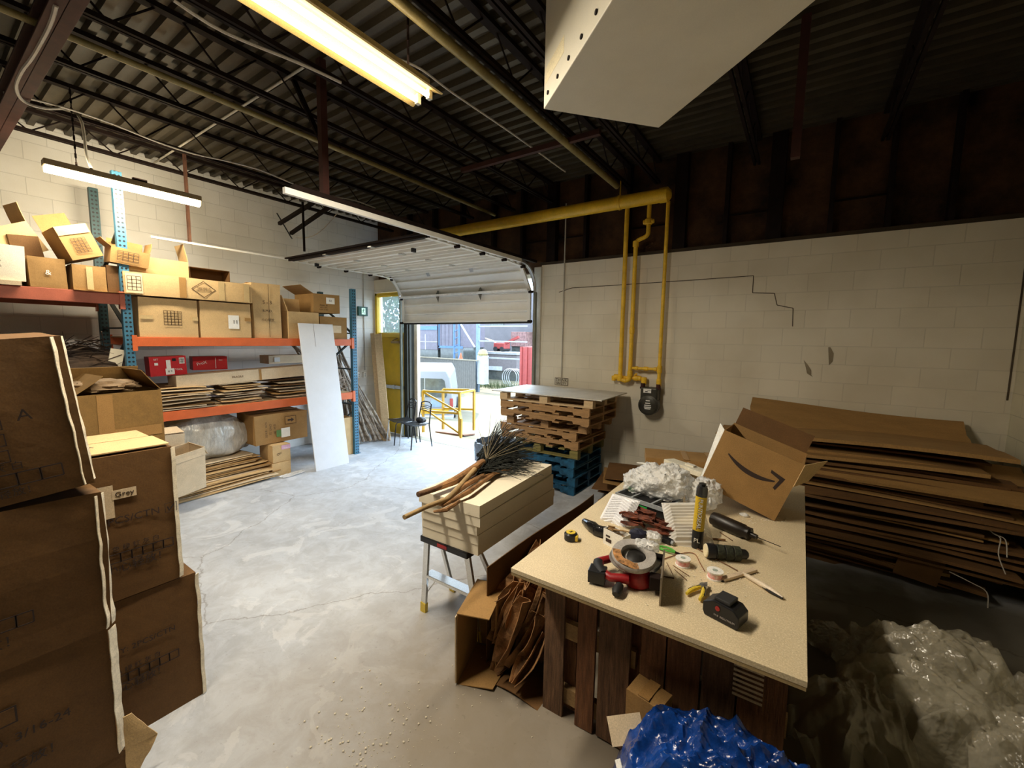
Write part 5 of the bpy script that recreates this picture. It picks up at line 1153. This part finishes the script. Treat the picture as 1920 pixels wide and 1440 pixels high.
lump('crumpled cellophane wrapper between saw and green snips', T(1222, 1014, 0), (.11, .09, .05), plastic_white, 'wrapper', 'wrapper', 32)
bx = thing('charger', 'small black box just above the green snips', 'charger', T(1250, 1018), (0, 0, R_(-20))); MB().box(-.035, .03, -.018, .018, 0, .03).build('body', black_m, bx, bevel=.004); MB().cyl((.03, 0, .015), (.045, 0, .015), .012).build('grey_end', grey_plastic, bx)
# green snips
gs = thing('snips', 'bright green handled snips with dark pointed blades', 'snips', T(1250, 1034), (0, 0, R_(-6)))
for s in (-1, 1): MB().tube([(.045, s*.003, .012), (.02, s*.016, .014), (-.01, s*.02, .014), (-.035, s*.014, .012), (-.045, s*.004, .012)], .006, 8).build('handle', lime_p, gs, smooth=True)
MB().prism([(.04, -.008), (.04, .008), (.12, .001), (.12, -.001)], .008, .014).build('blade', steel_dark, gs)
def spool(label, px, py):
    t = thing('solder_spool', label, 'spool', T(px, py), (0, 0, R_(px))); t.scale = (1.35, 1.35, 1.5)
    MB().lathe([(.010, 0), (.027, 0), (.027, .004), (.022, .005)], 24).build('lower_flange', paper, t, smooth=True)
    MB().lathe([(.012, .005), (.024, .005), (.0245, .022), (.012, .022)], 24).build('label_band', mat('red_white_label', (.55, .16, .13), .5, var=.6, scale=70, col2=(.75, .68, .62)), t)
    MB().lathe([(.010, .022), (.027, .022), (.028, .027), (.010, .0275)], 24).build('upper_flange', paper, t, smooth=True)
    MB().lathe([(0, .0276), (.009, .0276), (.009, .0282), (0, .0282)], 16).build('hub', mat('grey_green_hub', (.35, .40, .34), .6), t)
spool('white and red wire spool nearer the saw', 1280, 1060); spool('white and red wire spool next to the squeegee', 1340, 1084)
q = []
for x, y in ((1232, 1070), (1240, 1052), (1262, 1042), (1290, 1036), (1304, 1040), (1312, 1055), (1322, 1072)): q.append(T(x, y, .004))
cable(q, .0022, 'thin reddish wire curving over the bench above the spools', mat('copper_wire', (.30, .12, .05), .5), 'wire')
for i, (a, b, lab) in enumerate((((1262, 1060), (1292, 1080), 'thin dark twig left of the first spool'), ((1265, 1068), (1288, 1088), 'second thin twig, slightly lower than the other'), ((1244, 1081), (1264, 1084), 'short thick dark twig right of the saw'), ((1250, 1055), (1262, 1078), 'forked twig touching the wire'))):
    a = T(*a, .004); b = T(*b, .004); tag(MB().cyl((0, 0, 0), b-a, .0035 if i == 2 else .002, seg=6).build('twig', bark, loc=a), lab, 'twig')
# pliers
pl = thing('pliers', 'small yellow and black handled pliers', 'pliers', T(1312, 1112), (0, 0, R_(-12))); pl.scale = (1.4, 1.4, 1.4)
for s in (-1, 1):
    h = MB().tube([(s*.004, .02, .012), (s*.012, .0, .012), (s*.019, -.026, .012), (s*.021, -.052, .010)], [.005, .0075, .0075, .005], 8).build('handle', yellow_p, pl, smooth=True)
    MB().tube([(s*.008, .018, .014), (s*.016, -.002, .014), (s*.024, -.028, .014)], .0045, 6).build('grip_inlay', black_m, h)
MB().lathe([(.0, .002), (.012, .004), (.014, .012), (.012, .02), (0, .022)], 16, c=(0, .028, 0)).prism([(-.007, .03), (.007, .03), (.003, .055), (-.003, .055)], .004, .016).build('jaws', steel, pl, smooth=False)
# battery pack
bt_ = thing('battery_pack', 'black cordless tool battery pack near the front of the bench', 'battery', T(1360, 1160), (0, 0, R_(-17))); bt_.scale = (1.18, 1.18, 1.25)
MB().prism([(-.058, 0), (.052, 0), (.06, .012), (.06, .045), (.04, .062), (-.02, .066), (-.03, .066), (-.066, .045), (-.066, .015)], -.038, .038, 'y').build('case', black_m, bt_, bevel=.004)
MB().box(-.03, .025, -.03, .034, .064, .076).build('rail', mat('grey_black_rail', (.03, .03, .03), .5), bt_, bevel=.003)
q = MB().box(-.058, -.022, -.034, .02, -.002, .004); q.build('terminal_block', grey_plastic, bt_, (0, 0, .066), (0, R_(-25), 0))
for k in range(3): MB().box(-.054+k*.011, -.049+k*.011, -.028, .012, .004, .006).build('terminal', steel_dark, bt_, (0, 0, .066), (0, R_(-25), 0))
MB().lathe([(0, 0), (.008, 0), (.008, .003), (0, .003)], 12, mt=Matrix.Translation((-.012, -.0385, .045)) @ Matrix.Rotation(PI/2, 4, 'X')).build('release_button', red_p, bt_)
text_obj('M18  REDLITHIUM', .009, mat('grey_ink', (.4, .36, .34), .5), bt_, (.012, -.0395, .02), (PI/2, 0, 0))
# squeegee
sq = thing('squeegee', 'pale handled window squeegee lying at the right of the bench', 'squeegee', T(1372, 1078, .008), (0, 0, 0)); o_ = sq.location
a, b = T(1355, 1086, .01)-o_, T(1416, 1068, .01)-o_; MB().bar(a, b, .028, .014).build('blade_holder', mat('pale_tan_plastic', (.66, .52, .36), .4), sq, bevel=.003)
MB().bar(a+Vector((-.002, -.014, -.006)), b+Vector((-.002, -.014, -.006)), .004, .004).build('rubber_blade', rubber, sq)
c = [T(1392, 1075, .01)-o_, T(1405, 1082, .012)-o_, T(1422, 1092, .014)-o_, T(1445, 1106, .014)-o_, T(1468, 1121, .010)-o_]
MB().tube(c, [.008, .012, .013, .015, .006], 10).build('handle', mat('cream_handle', (.72, .60, .44), .35), sq, smooth=True)
MB().tube([c[2]+Vector((-.003, -.006, -.002)), c[3]+Vector((-.004, -.007, -.002)), c[4]+Vector((-.001, -.003, -.001))], [.004, .009, .005], 8).build('black_grip', rubber, sq, smooth=True)
# wood crumbs
random.seed(6); q = MB()
for _ in range(420):
    p = T(random.gauss(1320, 50), random.gauss(1072, 26)); r = random.uniform(.0012, .004)
    if wx0 < p.x < wx1 and wy0 < p.y < wy1: q.cb((p.x-o_.x, p.y-o_.y, TZ+r*.4), (r*2, r, r), None)
for _ in range(40):
    p = T(random.gauss(1430, 25), random.gauss(975, 3)); r = random.uniform(.002, .006)
    if p.x < wx1: q.cb((p.x-o_.x, p.y-o_.y, TZ+r*.4), (r*2, r, r), None)
tag(q.build('wood_crumbs', foam, loc=(o_.x, o_.y, 0)), 'pale sawdust crumbs sprinkled over the middle of the bench', 'sawdust', kind='stuff')
# circular saw with tape roll on it
cs = thing('circular_saw', 'red cordless circular saw lying on its side on the bench', 'saw', T(1186, 1090), (0, 0, R_(12))); cs.scale = (1.15, 1.25, 1.0)
red_m = mat('saw_red', (.26, .008, .010), .4, var=.1)
cs_parts = [
 ('blade_guard', steel, lambda: MB().lathe([(.075, .075), (.105, .072), (.109, .08), (.105, .09), (.075, .092), (.075, .075)], 36, c=(0, .055, 0))),
 ('motor_housing', red_m, lambda: MB().lathe([(.0, .0), (.05, .0), (.06, .012), (.062, .07), (.05, .095), (0, .098)], 24, c=(.02, .0, .0))),
 ('handle', red_m, lambda: MB().tube([(-.10, .05, .06), (-.14, .01, .06), (-.13, -.05, .055), (-.08, -.075, .05), (-.01, -.06, .05)], [.018, .02, .019, .018, .022], 10)),
 ('grip', rubber, lambda: MB().tube([(-.145, .0, .062), (-.14, -.03, .06), (-.11, -.075, .055)], [.0215, .0225, .021], 10)),
 ('battery', black_m, lambda: MB().box(-.17, -.10, -.09, -.03, .01, .07)),
 ('front_knob', rubber, lambda: MB().tube([(-.04, -.085, .03), (-.045, -.115, .025), (-.047, -.14, .02)], [.016, .021, .014], 12)),
 ('gear_case', mat('dark_gear_case', (.02, .018, .016), .4, .3), lambda: MB().lathe([(0, .095), (.055, .095), (.06, .105), (.03, .13), (0, .132)], 20, c=(.01, .03, 0))),
 ('base_shoe', mat('worn_shoe', (.30, .25, .19), .5, .5, var=.3), lambda: MB().box(.112, .118, -.12, .10, .002, .13)),
 ('shoe_bracket', steel_dark, lambda: MB().box(.07, .112, -.07, -.03, .03, .09).box(.07, .112, .07, .11, .06, .10)),
]
for nm, mm_, fn in cs_parts: fn().build(nm, mm_, cs, smooth=nm not in ('battery', 'base_shoe', 'shoe_bracket'), bevel=.004 if nm in ('battery', 'shoe_bracket') else 0)
tr = thing('tape_roll', 'wide grey roll of tape lying on top of the saw', 'tape roll', T(1188, 1046, .115)+Vector((0, 0, .0)), (R_(14), R_(6), 0))
MB().lathe([(.060, 0), (.100, 0), (.104, .006), (.104, .022), (.100, .028), (.060, .028), (.057, .022), (.057, .006), (.060, 0)], 40).build('roll', mat('grey_tape_roll', (.40, .37, .34), .45, var=.15, scale=20), tr, smooth=True)
MB().grid(lambda u, v: ((.062+.038*v)*math.cos(3.4+1.9*u), (.062+.038*v)*math.sin(3.4+1.9*u), .030+.004*math.sin(u*12)), 16, 3, .002).build('orange_wrap', mat('orange_yellow_wrap', (.55, .27, .10), .5, var=.5, scale=40), tr)
lump('crinkled clear film bunched over the tape roll', T(1212, 1032, .13), (.12, .07, .05), plastic_white, 'plastic_film', 'film', 44)
sb = thing('parts_box', 'small white cardboard box of loose bits behind the saw', 'box', T(1150, 1022), (0, 0, R_(-20)))
MB().box(-.05, .09, -.03, -.027, 0, .09).box(-.05, .09, .03, .033, 0, .09).box(-.05, -.047, -.027, .03, 0, .09).box(.087, .09, -.027, .03, 0, .09).box(-.047, .087, -.027, .03, .0, .004).build('body', paper, sb)
MB().box(-.03, .01, -.0315, -.030, .02, .04).box(-.03, .0, -.0315, -.030, .05, .06).build('barcode', ink, sb)
strips(16, lambda: (Vector((random.uniform(-.02, .06), random.uniform(-.015, .02), random.uniform(.05, .10))), Vector((1, random.uniform(-.3, .3), .1))), .07, .018, 41, mat('tan_wood_bits', (.45, .28, .12), .7, var=.3), 'wood_bits', 'tan wood bits filling the small white box', 'wood bits', T(1150, 1022))

# carton with the smile arrow
BR = T(1452, 977, .002); ro = R_(18.5); Wc = .49
e1 = Vector((math.cos(ro), -.05, -math.sin(ro))).normalized(); BL = BR-e1*Wc
outn = Vector((-.03, -1, .02)).normalized(); upv = (-(e1.cross(outn))).normalized(); upv = upv if upv.z > 0 else -upv; outn = e1.cross(upv).normalized(); outn = outn if outn.y < 0 else -outn
fm4 = Matrix((e1, upv, outn)).transposed().to_4x4(); fm4.translation = BL      # x along the bottom edge, y up the face, z out towards us
am = thing('shipping_carton', 'open brown shipping carton with a black smile arrow, tipped onto one corner on the bench', 'box'); am.matrix_world = fm4
Hc, Dc, th = .42, .34, .005
MB().box(0, Wc, 0, Hc, -th, 0).build('front_panel', kraft, am)
MB().box(0, Wc, 0, Hc*1.02, -Dc, -Dc+th).build('back_panel', kraft, am)
MB().box(0, th, 0, Hc, -Dc+th, -th).build('side_panel', kraft, am); MB().box(Wc-th, Wc, 0, Hc, -Dc+th, -th).build('side_panel', kraft, am)
MB().box(th, Wc-th, 0, th, -Dc+th, -th).build('bottom_panel', kraft, am)
q = MB().grid(lambda u, v: (-.11*math.sin(u*1.0)*u*.5, Hc*.02+(Hc*1.0)*v, -.02+.012*u), 1, 1, .003)
MB().add([(-.0, 0, -.004), (-.0, Hc*1.0, -.004), (-.045, Hc*1.05, -.05), (-.012, Hc*.1, -.03), (-.003, 0, -.004), (-.003, Hc, -.004), (-.048, Hc*1.05, -.05), (-.015, Hc*.1, -.03)], [(0, 1, 2, 3), (4, 7, 6, 5), (0, 4, 5, 1), (1, 5, 6, 2), (2, 6, 7, 3), (3, 7, 4, 0)]).build('left_flap', mat('daylit_flap', (.9, .88, .8), .6), am)  # daylight on the left side panel, painted as a near-white flap
MB().add([(Wc, Hc*.62, -.0), (Wc, Hc, -.0), (Wc+.10, Hc*1.12, -.16), (Wc+.06, Hc*.72, -.13), (Wc+.003, Hc*.62, .003), (Wc+.003, Hc, .003), (Wc+.103, Hc*1.12, -.157), (Wc+.063, Hc*.72, -.127)], [(0, 1, 2, 3), (4, 7, 6, 5), (0, 4, 5, 1), (1, 5, 6, 2), (2, 6, 7, 3), (3, 7, 4, 0)]).build('right_flap', kraft_light, am)
MB().box(.01, Wc-.01, 0, .13, 0, .005).build('back_flap', kraft_dark, am, (0, Hc*1.02, -Dc), (R_(-10), 0, 0))
q = MB(); n_ = 20; vs = []
c0x, c1x = .17*Wc, .80*Wc; yb = .52*Hc
for k in range(n_+1):
    u = k/n_; x = c0x+(c1x-c0x)*u; y = yb+.20*Hc*((u-.62)**2)*1.9-.0; t_ = .004+.028*math.sin(PI*min(u*.9+.05, 1))**.8
    vs += [(x, y+t_/2, .0008), (x, y-t_/2, .0008)]
q.add(vs, [(2*k, 2*k+1, 2*k+3, 2*k+2) for k in range(n_)])
q.add([(c1x-.045, yb+.085, .0009), (c1x+.045, yb+.065, .0009), (c1x+.022, yb-.03, .0009), (c1x+.005, yb-.02, .0009), (c1x+.018, yb+.045, .0009), (c1x-.042, yb+.065, .0009)], [(0, 5, 4, 1), (1, 4, 3, 2)])
q.build('smile_arrow', ink, am)

# =================================================================== CARDBOARD HEAP AT THE RIGHT WALL
random.seed(12)
hl = 'long flattened carton in the big dark heap against the far wall right of the bench'
hg_ = 'flattened cartons in the big heap'
n = 44
for k in range(n):
    f = k/(n-1); z = .03+f*1.08
    L = random.uniform(1.4, 2.2) if k > 6 else random.uniform(1.2, 1.7); W = random.uniform(.55, .95)
    x = .62+random.uniform(-.22, .12)-(.12 if f > .7 else 0); L = min(L, (XR-.02-x)*2-.05) if x+L/2 > XR-.03 else L
    y = 5.30+random.uniform(-.10, .06)-.12*math.sin(f*PI)
    W = min(W, (YF-.03-y)*2)
    sheet(hl, hg_, x, y, z, L, W, random.uniform(-.05, .05), random.choice((0, 0, 3, 3, 1) if f > .7 else (3, 3, 3, 0)), (random.uniform(-.05, .03), random.uniform(-.02, .03)+.03*(1-f)), random.uniform(1.5, 4))
for k in range(14):
    f = k/13; sheet('short flattened carton at the ragged left end of the big heap', 'ragged left end of the big heap', -.50+random.uniform(-.08, .08), 5.35+random.uniform(-.1, .1), .06+f*1.0, random.uniform(.4, .6), random.uniform(.4, .7), random.uniform(-.15, .15), random.choice((0, 1, 3)), (random.uniform(-.06, .06), random.uniform(-.05, .08)), 1.5)
sheet('wavy topmost brown sheet of the big heap, tilted up against the wall', None, .46, 5.60, 1.24, 1.80, .50, R_(-1), 0, (R_(38), R_(1)), 5)
sheet('broad sheet sloping out of the heap at mid height behind the smiling carton', None, .72, 5.0, .98, 1.75, .65, R_(-3), 0, (R_(16), R_(2)), 3)
tag(MB().box(0, .28, 0, .006, -.24, 0).build('cardboard_sheet', kraft_dark, loc=(.82, 4.72, .33), rot=(R_(6), R_(8), 0)), 'square dark flap hanging down at the front of the heap', 'cardboard')
for i, (pts, lab) in enumerate((([(1862, 1000), (1876, 1010), (1872, 1040), (1886, 1078)], 'pale string dangling from the right of the heap'), ([(1840, 975), (1862, 1000), (1885, 1012), (1888, 1045)], 'second pale string crossing the dangling one'), ([(1780, 1072), (1820, 1092), (1850, 1110), (1852, 1140)], 'thin string low on the heap'))):
    cable([aty(x, y, 4.72) for x, y in pts], .004, lab, cable_m, 'string')
# low heap between pallets and bench
for k in range(16):
    sheet('dark flattened carton in the low heap between the pallets and the bench', 'low heap behind the bench', -1.45+random.uniform(-.2, .2), 5.25+random.uniform(-.15, .15), .02+k*.026, random.uniform(.7, 1.0), random.uniform(.6, .9), random.uniform(-.4, .4), random.choice((3, 3, 0)), (random.uniform(-.06, .06), random.uniform(-.06, .06)), 1.5)

# plastic sheeting heap, lower right
random.seed(15)
wl = ['left front', 'nearest', 'middle', 'topmost', 'right hand', 'rear left', 'rear', 'far right', 'lowest right', 'flat outlying']
spots = [(.36, 2.55, .0, .6, .7, .34), (.50, 2.05, .0, .7, .6, .30), (.70, 2.75, .05, .8, .8, .36), (.72, 3.05, .22, .6, .6, .26), (1.15, 2.70, .0, .8, .8, .36), (.52, 3.25, .0, .5, .6, .28), (.90, 3.55, .0, .6, .5, .26), (1.38, 3.4, .0, .5, .6, .24), (1.1, 2.1, .0, .8, .6, .3), (.30, 3.5, .0, .30, .4, .05)]
for i, (x, y, z, sx, sy, sz) in enumerate(spots):
    q = MB()
    sd = i*3.7
    def fn(u, v):
        a = 2*PI*u; r = (1-v)**.75; xx = math.cos(a)*r; yy = math.sin(a)*r
        w_ = 1+.35*noise.noise(Vector((math.cos(a)*1.6, math.sin(a)*1.6, sd)))
        z_ = sz*(1-r**2.2)+.22*sz*abs(noise.noise(Vector((xx*2.5+sd, yy*2.5, 0))))*4*r+.03*abs(noise.noise(Vector((xx*8, yy*8, sd))))+.007*math.sin((xx*math.cos(sd)+yy*math.sin(sd))*34)
        return (xx*sx/2*w_, yy*sy/2*w_, max(.004, z_))
    q.grid(fn, 64, 30)
    tag(q.build('plastic_sheet', plastic_film, loc=(x, y, z), smooth=True), '%s crumpled clear ribbed plastic sheet in the heap right of the bench' % wl[i], 'plastic sheet')

# crumbs on the floor
random.seed(8); q = MB()
for _ in range(260):
    p = atz(random.gauss(700, 70), random.gauss(1395, 60), 0); r = random.choice((.002, .003, .004, .007))
    q.lathe([(r*.6, 0), (r, r*.5), (r*.5, r)], 5, c=(p.x, p.y, 0))
for _ in range(60):
    p = atz(random.gauss(900, 60), random.gauss(1250, 70), 0); r = random.choice((.002, .003, .005)); q.lathe([(r*.6, 0), (r, r*.5), (r*.5, r)], 5, c=(p.x, p.y, 0))
tag(q.build('floor_crumbs', mat('pale_crumbs', (.62, .55, .42), .9)), 'pale foam and wood crumbs scattered on the floor near us', 'crumbs', kind='stuff')

# =================================================================== OUTSIDE
yard = mat('sunlit_dusty_asphalt', (.105, .088, .052), .9, var=.12, scale=1.5, bump=.2, stretch=(.6, 3, 1))
q = MB().grid(lambda u, v: (-45+60*u, 6.3+70*v**1.6, (lambda y: -.02-.88*min(1, max(0, (y-6.3)/6.5)))(6.3+70*v**1.6)), 6, 60)
struct('floor_yard', q, yard)
ZG = -.90
def G(px, py): return atz(px, py, ZG)
fa, fb_ = G(775, 721), G(895, 738)
dirf = (fb_-fa).normalized(); Lf_ = (fb_-fa).length
fence = thing('board_fence', 'weathered grey board fence across the yard behind the van', 'fence', (fa.x, fa.y, ZG), (0, 0, math.atan2(dirf.y, dirf.x)))
fw = mat('weathered_fence', (.10, .095, .085), .85, var=.3, scale=5, stretch=(12, 12, 1))
fh = 1.75
nbd = int(Lf_/.16)
for k in range(nbd):
    MB().box(k*.16, k*.16+.15, 0, .025, 0, fh).jitter(.004, 3, k).build('board', fw, fence)
MB().box(0, Lf_, -.03, .08, fh, fh+.06).build('cap_rail', mat('tan_cap', (.16, .14, .10), .8), fence)
yb_ = fb_.y+5
def Wp(px, py, y=None): return aty(px, py, yb_ if y is None else y)
def slab(name, label, cat, px0, py0, px1, py1, m_, y=None, depth=2.5, parts=None):
    a = Wp(px0, py0, y); b = Wp(px1, py1, y); t = thing(name, label, cat, (a.x, a.y, b.z))
    w_, h_ = b.x-a.x, a.z-b.z
    MB().box(0, w_, 0, depth, 0, h_).build('body', m_, t, bevel=.02)
    if b.z > ZG+.1: MB().box(.05, w_-.05, .1, depth-.1, ZG-b.z, 0).build('base', dark_glass, t)
    return t, w_, h_
pastel = mat('pale_lilac_panel', (.098, .088, .108), .7, var=.12, scale=3)
blue_tr = mat('blue_trim', (.04, .10, .21), .5)
t, w_, h_ = slab('container', 'pale lilac trailer box with a blue stripe, at the left beyond the fence', 'container', 775, 585, 820, 656, pastel)
MB().box(0, w_, -.03, 0, h_*.52, h_*.62).build('stripe', blue_tr, t); MB().box(0, w_, -.02, 0, h_*.2, h_*.215).box(w_*.5, w_*.53, -.02, 0, 0, h_*.4).build('panel_joint', grey_plastic, t)
t, w_, h_ = slab('container', 'second pale lilac trailer box edged in blue, in the middle beyond the fence', 'container', 823, 585, 868, 652, pastel)
for k in range(6): MB().box(w_*(.08+.16*k), w_*(.10+.16*k), -.03, 0, .1, h_-.1).build('rib', pastel, t)
MB().box(0, w_, -.05, 0, -.06, .10).box(0, .08, -.05, 0, 0, h_).build('edge_trim', blue_tr, t)
t, w_, h_ = slab('building', 'pale grey block building across the yard', 'building', 775, 560, 1010, 664, mat('pale_grey_wall', (.10, .092, .098), .8, var=.1, scale=1), y=yb_+8, depth=4)
for (a, b, c, d) in ((.02, .12, .15, .4), (.5, .6, .45, .8), (.66, .76, .45, .8)): MB().box(w_*a, w_*b, -.05, 0, h_*c, h_*d).build('window', dark_glass, t)
mp_ = thing('lattice_mast', 'blue steel lattice mast standing beyond the fence', 'mast', (Wp(874, 690).x, yb_-1, ZG))
for s in (-.22, .22): MB().box(s-.05, s+.05, -.05, .05, 0, 4.2).build('leg', blue_tr, mp_)
for k in range(8): MB().bar((-.22, 0, .4+k*.5), (.22, 0, .6+k*.5), .05).build('lacing', blue_tr, mp_)
MB().bar((.3, 0, 4.0), (1.6, 0, 2.4), .08).build('strut', grey_plastic, mp_)
mp2 = thing('steel_post', 'pale blue steel frame post at the end of the fence', 'post', (Wp(896, 690, fb_.y+.6).x, fb_.y+.6, ZG))
MB().box(-.08, .08, -.08, .08, 0, 4.0).build('post', mat('pale_blue_post', (.10, .15, .2), .5), mp2)
for zz in (1.9, 2.8, 3.6): MB().box(.08, 3.2, -.03, .03, zz, zz+.07).build('rail', mat('pale_rail', (.2, .21, .22), .5), mp2)
t, w_, h_ = slab('material_bunker', 'pale concrete bunker with a flat top in the yard', 'bunker', 905, 663, 968, 697, mat('pale_pink_concrete', (.11, .095, .095), .8, var=.1), y=fb_.y+7)
MB().box(-.1, w_+.1, -.1, 2.0, h_, h_+.15).build('top_slab', mat('pale_slab', (.2, .2, .2), .7), t); MB().box(w_*.1, w_*.6, -.03, 0, 0, h_*.25).build('dark_base', grey_plastic, t)
t = thing('loader', 'small red machine on the flat bunker top', 'loader', (Wp(935, 655, fb_.y+8).x, fb_.y+8, Wp(935, 663, fb_.y+7).z+.32))
rm = mat('faded_red', (.22, .03, .025), .6)
MB().box(-.5, .5, 0, .8, 0, .45).build('body', rm, t, bevel=.05); MB().bar((.4, .3, .4), (1.6, .3, .9), .18).build('boom', rm, t); MB().bar((-.5, .3, .5), (-2.1, .3, .9), .1).build('arm', mat('cream_arm', (.6, .5, .42), .6), t)
for x in (-.3, .3): MB().cyl((x, -.05, -.02), (x, .85, -.02), .18, seg=14).build('wheel', rubber, t)
t, w_, h_ = slab('brick_stack', 'stack of reddish blocks at the back right of the yard', 'brick stack', 958, 622, 985, 650, mat('pale_red_blocks', (.2, .11, .10), .8, var=.3, scale=6), y=yb_+5)
t, w_, h_ = slab('container', 'red container at the right edge of the yard', 'container', 976, 650, 1040, 738, rm, y=fb_.y+.4)
for k in range(8): MB().box(k*.32, k*.32+.12, -.05, 0, 0, h_).build('rib', rm, t)
t = thing('post_box', 'grey cabinet with a yellow round top at the end of the fence', 'cabinet', (Wp(903, 700, fb_.y+.3).x, fb_.y+.3, ZG)); MB().box(-.25, .25, -.1, .3, .5, 2.05).build('body', grey_plastic, t); MB().lathe([(.26, 0), (.28, .1), (.2, .3), (0, .36)], 16, c=(0, .1, 2.05)).build('dome', mat('pale_yellow_dome', (.2, .17, .07), .5), t)
tag(MB().box(-.4, .4, -.4, .4, 0, 1.5).build('concrete_block', fw, loc=(Wp(864, 672, fb_.y+1.5).x, fb_.y+1.5, ZG), bevel=.02), 'grey concrete block under the traffic cone beyond the fence', 'block')
cone = thing('traffic_cone', 'orange traffic cone beyond the fence', 'cone', (Wp(864, 672, fb_.y+1.5).x, fb_.y+1.5, ZG+1.5)); MB().lathe([(.2, 0), (.17, .03), (.03, .6), (0, .6)], 16).build('cone', mat('cone_orange', (.3, .07, .02), .6), cone); MB().lathe([(.115, .22), (.085, .36)], 16).build('band', paper, cone)
MB_ = MB(); random.seed(2)
gbase = G(935, 728)
grass_m = mat('weeds', (.07, .10, .035), .9, var=.4)
for _ in range(900):
    x = random.uniform(-1.5, 2.8); y = random.uniform(-.6, .8); h = random.uniform(.15, .6); a = random.uniform(-.15, .15)
    MB_.add([(x-.01, y, 0), (x+.01, y, 0), (x+a, y+a, h)], [(0, 1, 2)])
tag(MB_.build('weeds', grass_m, loc=(gbase.x, gbase.y, ZG)), 'patch of tall weeds at the end of the board fence', 'weeds', kind='stuff')
cw = thing('wire_coil', 'large coils of grey hose standing in the weeds', 'coil', (G(955, 725).x, G(955, 725).y, ZG))
for k in range(4):
    MB().tube([(.55*math.cos(2*PI*j/24)+.12*k, .06*k, .58+.55*math.sin(2*PI*j/24)) for j in range(25)], .02, 6).build('loop', grey_plastic, cw)
# trees
def tree(label, x, y, z, h, r, sd):
    t = thing('tree', label, 'tree', (x, y, ZG)); MB().cyl((0, 0, 0), (0, 0, h*.6), .15, .08).build('trunk', bark, t)
    random.seed(sd); q = MB()
    for _ in range(3600):
        d = Vector(noise.random_unit_vector())*r*random.uniform(.6, 1); c = Vector((0, 0, h*.65))+Vector((d.x, d.y, d.z*1.1)); s = .13
        u1 = Vector(noise.random_unit_vector())*s; u2 = Vector(noise.random_unit_vector())*s; q.add([c, c+u1, c+u1+u2, c+u2], [(0, 1, 2, 3)])
    q.build('crown', mat('spring_leaves_%d' % sd, (.05, .08, .025), .8, var=.3), t)
a = Wp(985, 640, yb_+5); tree('bright green tree at the top right of the open doorway view', a.x+1.4, yb_+7.2, 0, 7, 1.8, 1)
a = aty(738, 590, 16); tree('leafy tree seen through the window over the yellow door', a.x-.3, 16, 0, 6.5, 1.6, 2)
# van
vb = G(850, 808); vl = G(775, 790)
vang = R_(4)
van = thing('van', 'white van parked in the yard, rear doors facing the doorway', 'van', (vb.x-.9*math.cos(R_(40)), vb.y-.9*math.sin(R_(40)), ZG), (0, 0, R_(40)))
vw = mat('white_van_paint', (.16, .165, .175), .35, var=.02)
VW, VH, VL = 1.8, 1.95, 4.2
q = MB().prism([(-VW/2, .35), (VW/2, .35), (VW/2, 1.0), (VW/2-.10, 1.72), (VW/2-.22, VH), (-VW/2+.22, VH), (-VW/2+.10, 1.72), (-VW/2, 1.0)], 0, VL, 'y'); q.build('body', vw, van, bevel=.05)
MB().prism([(-.62, 1.12), (.66, 1.08), (.70, 1.16), (.62, 1.62), (.54, 1.68), (-.52, 1.70), (-.62, 1.62), (-.68, 1.2)], -.012, .02, 'y').build('rear_window', dark_glass, van)
MB().box(.0, .015, -.02, -.012, 1.1, 1.7).build('window_divider', grey_plastic, van)
MB().box(-VW/2, VW/2, -.10, .05, .32, .50).build('bumper', grey_plastic, van, bevel=.02)
MB().box(-.80, .75, -.012, -.004, .56, .72).build('yellow_stripe', yellow_rail, van)
for s in (-1, 1):
    MB().box(s*.84-.05, s*.84+.05, -.02, .02, .78, 1.05).build('tail_light', rm, van)
    for yy in (.8, 3.3): MB().cyl((s*.85-.1, yy, .33), (s*.85+.1, yy, .33), .33, seg=20).build('wheel', rubber, van)
MB().box(.20, .55, -.012, -.004, .78, 1.0).build('licence_plate', mat('pale_blue_plate', (.15, .2, .26), .5), van)
MB().box(-.45, -.22, -.012, -.004, .80, 1.0).build('sticker', mat('pink_sticker', (.22, .12, .13), .5), van)
# yellow guard rail
gr = thing('guard_rail', 'yellow steel guard rail just outside the doorway', 'rail', (-6.35, 6.45, -.02))
xa, xb_ = -.42, .42
def rb(a, b, nm='rail', w_=.045): MB().bar(a, b, w_).build(nm, yellow_rail, gr)
for (x, y) in ((xa, 0), (xb_, .25), (xa+.12, .5), (xb_-.10, .85)): rb((x, y, 0), (x, y, .92), 'post')
rb((xa, 0, .92), (xb_, .25, .92)); rb((xa, 0, .48), (xb_, .25, .48)); rb((xa+.12, .5, .92), (xb_-.1, .85, .92)); rb((xb_, .25, .92), (xb_-.1, .85, .92)); rb((xa+.12, .5, .48), (xb_-.1, .85, .48))
rb((xa, 0, .9), (xb_, .25, .5), 'diagonal', .035); rb((xa+.05, .1, .46), (xb_, .25, .05), 'diagonal', .035)
rb((xb_, .25, .52), (xb_+.22, .05, .40)); rb((xb_+.22, .05, .42), (xb_+.24, .02, 0), 'post')
tag(MB().box(0, .75, 0, .5, 0, .03).build('timber_ramp', mat('orange_brown_timber', (.14, .06, .03), .8, var=.3, scale=5, stretch=(1, 10, 1)), loc=(-6.75, 6.8, -.09), rot=(R_(-8), 0, R_(10))), 'orange brown timber platform behind the yellow guard rail', 'platform')
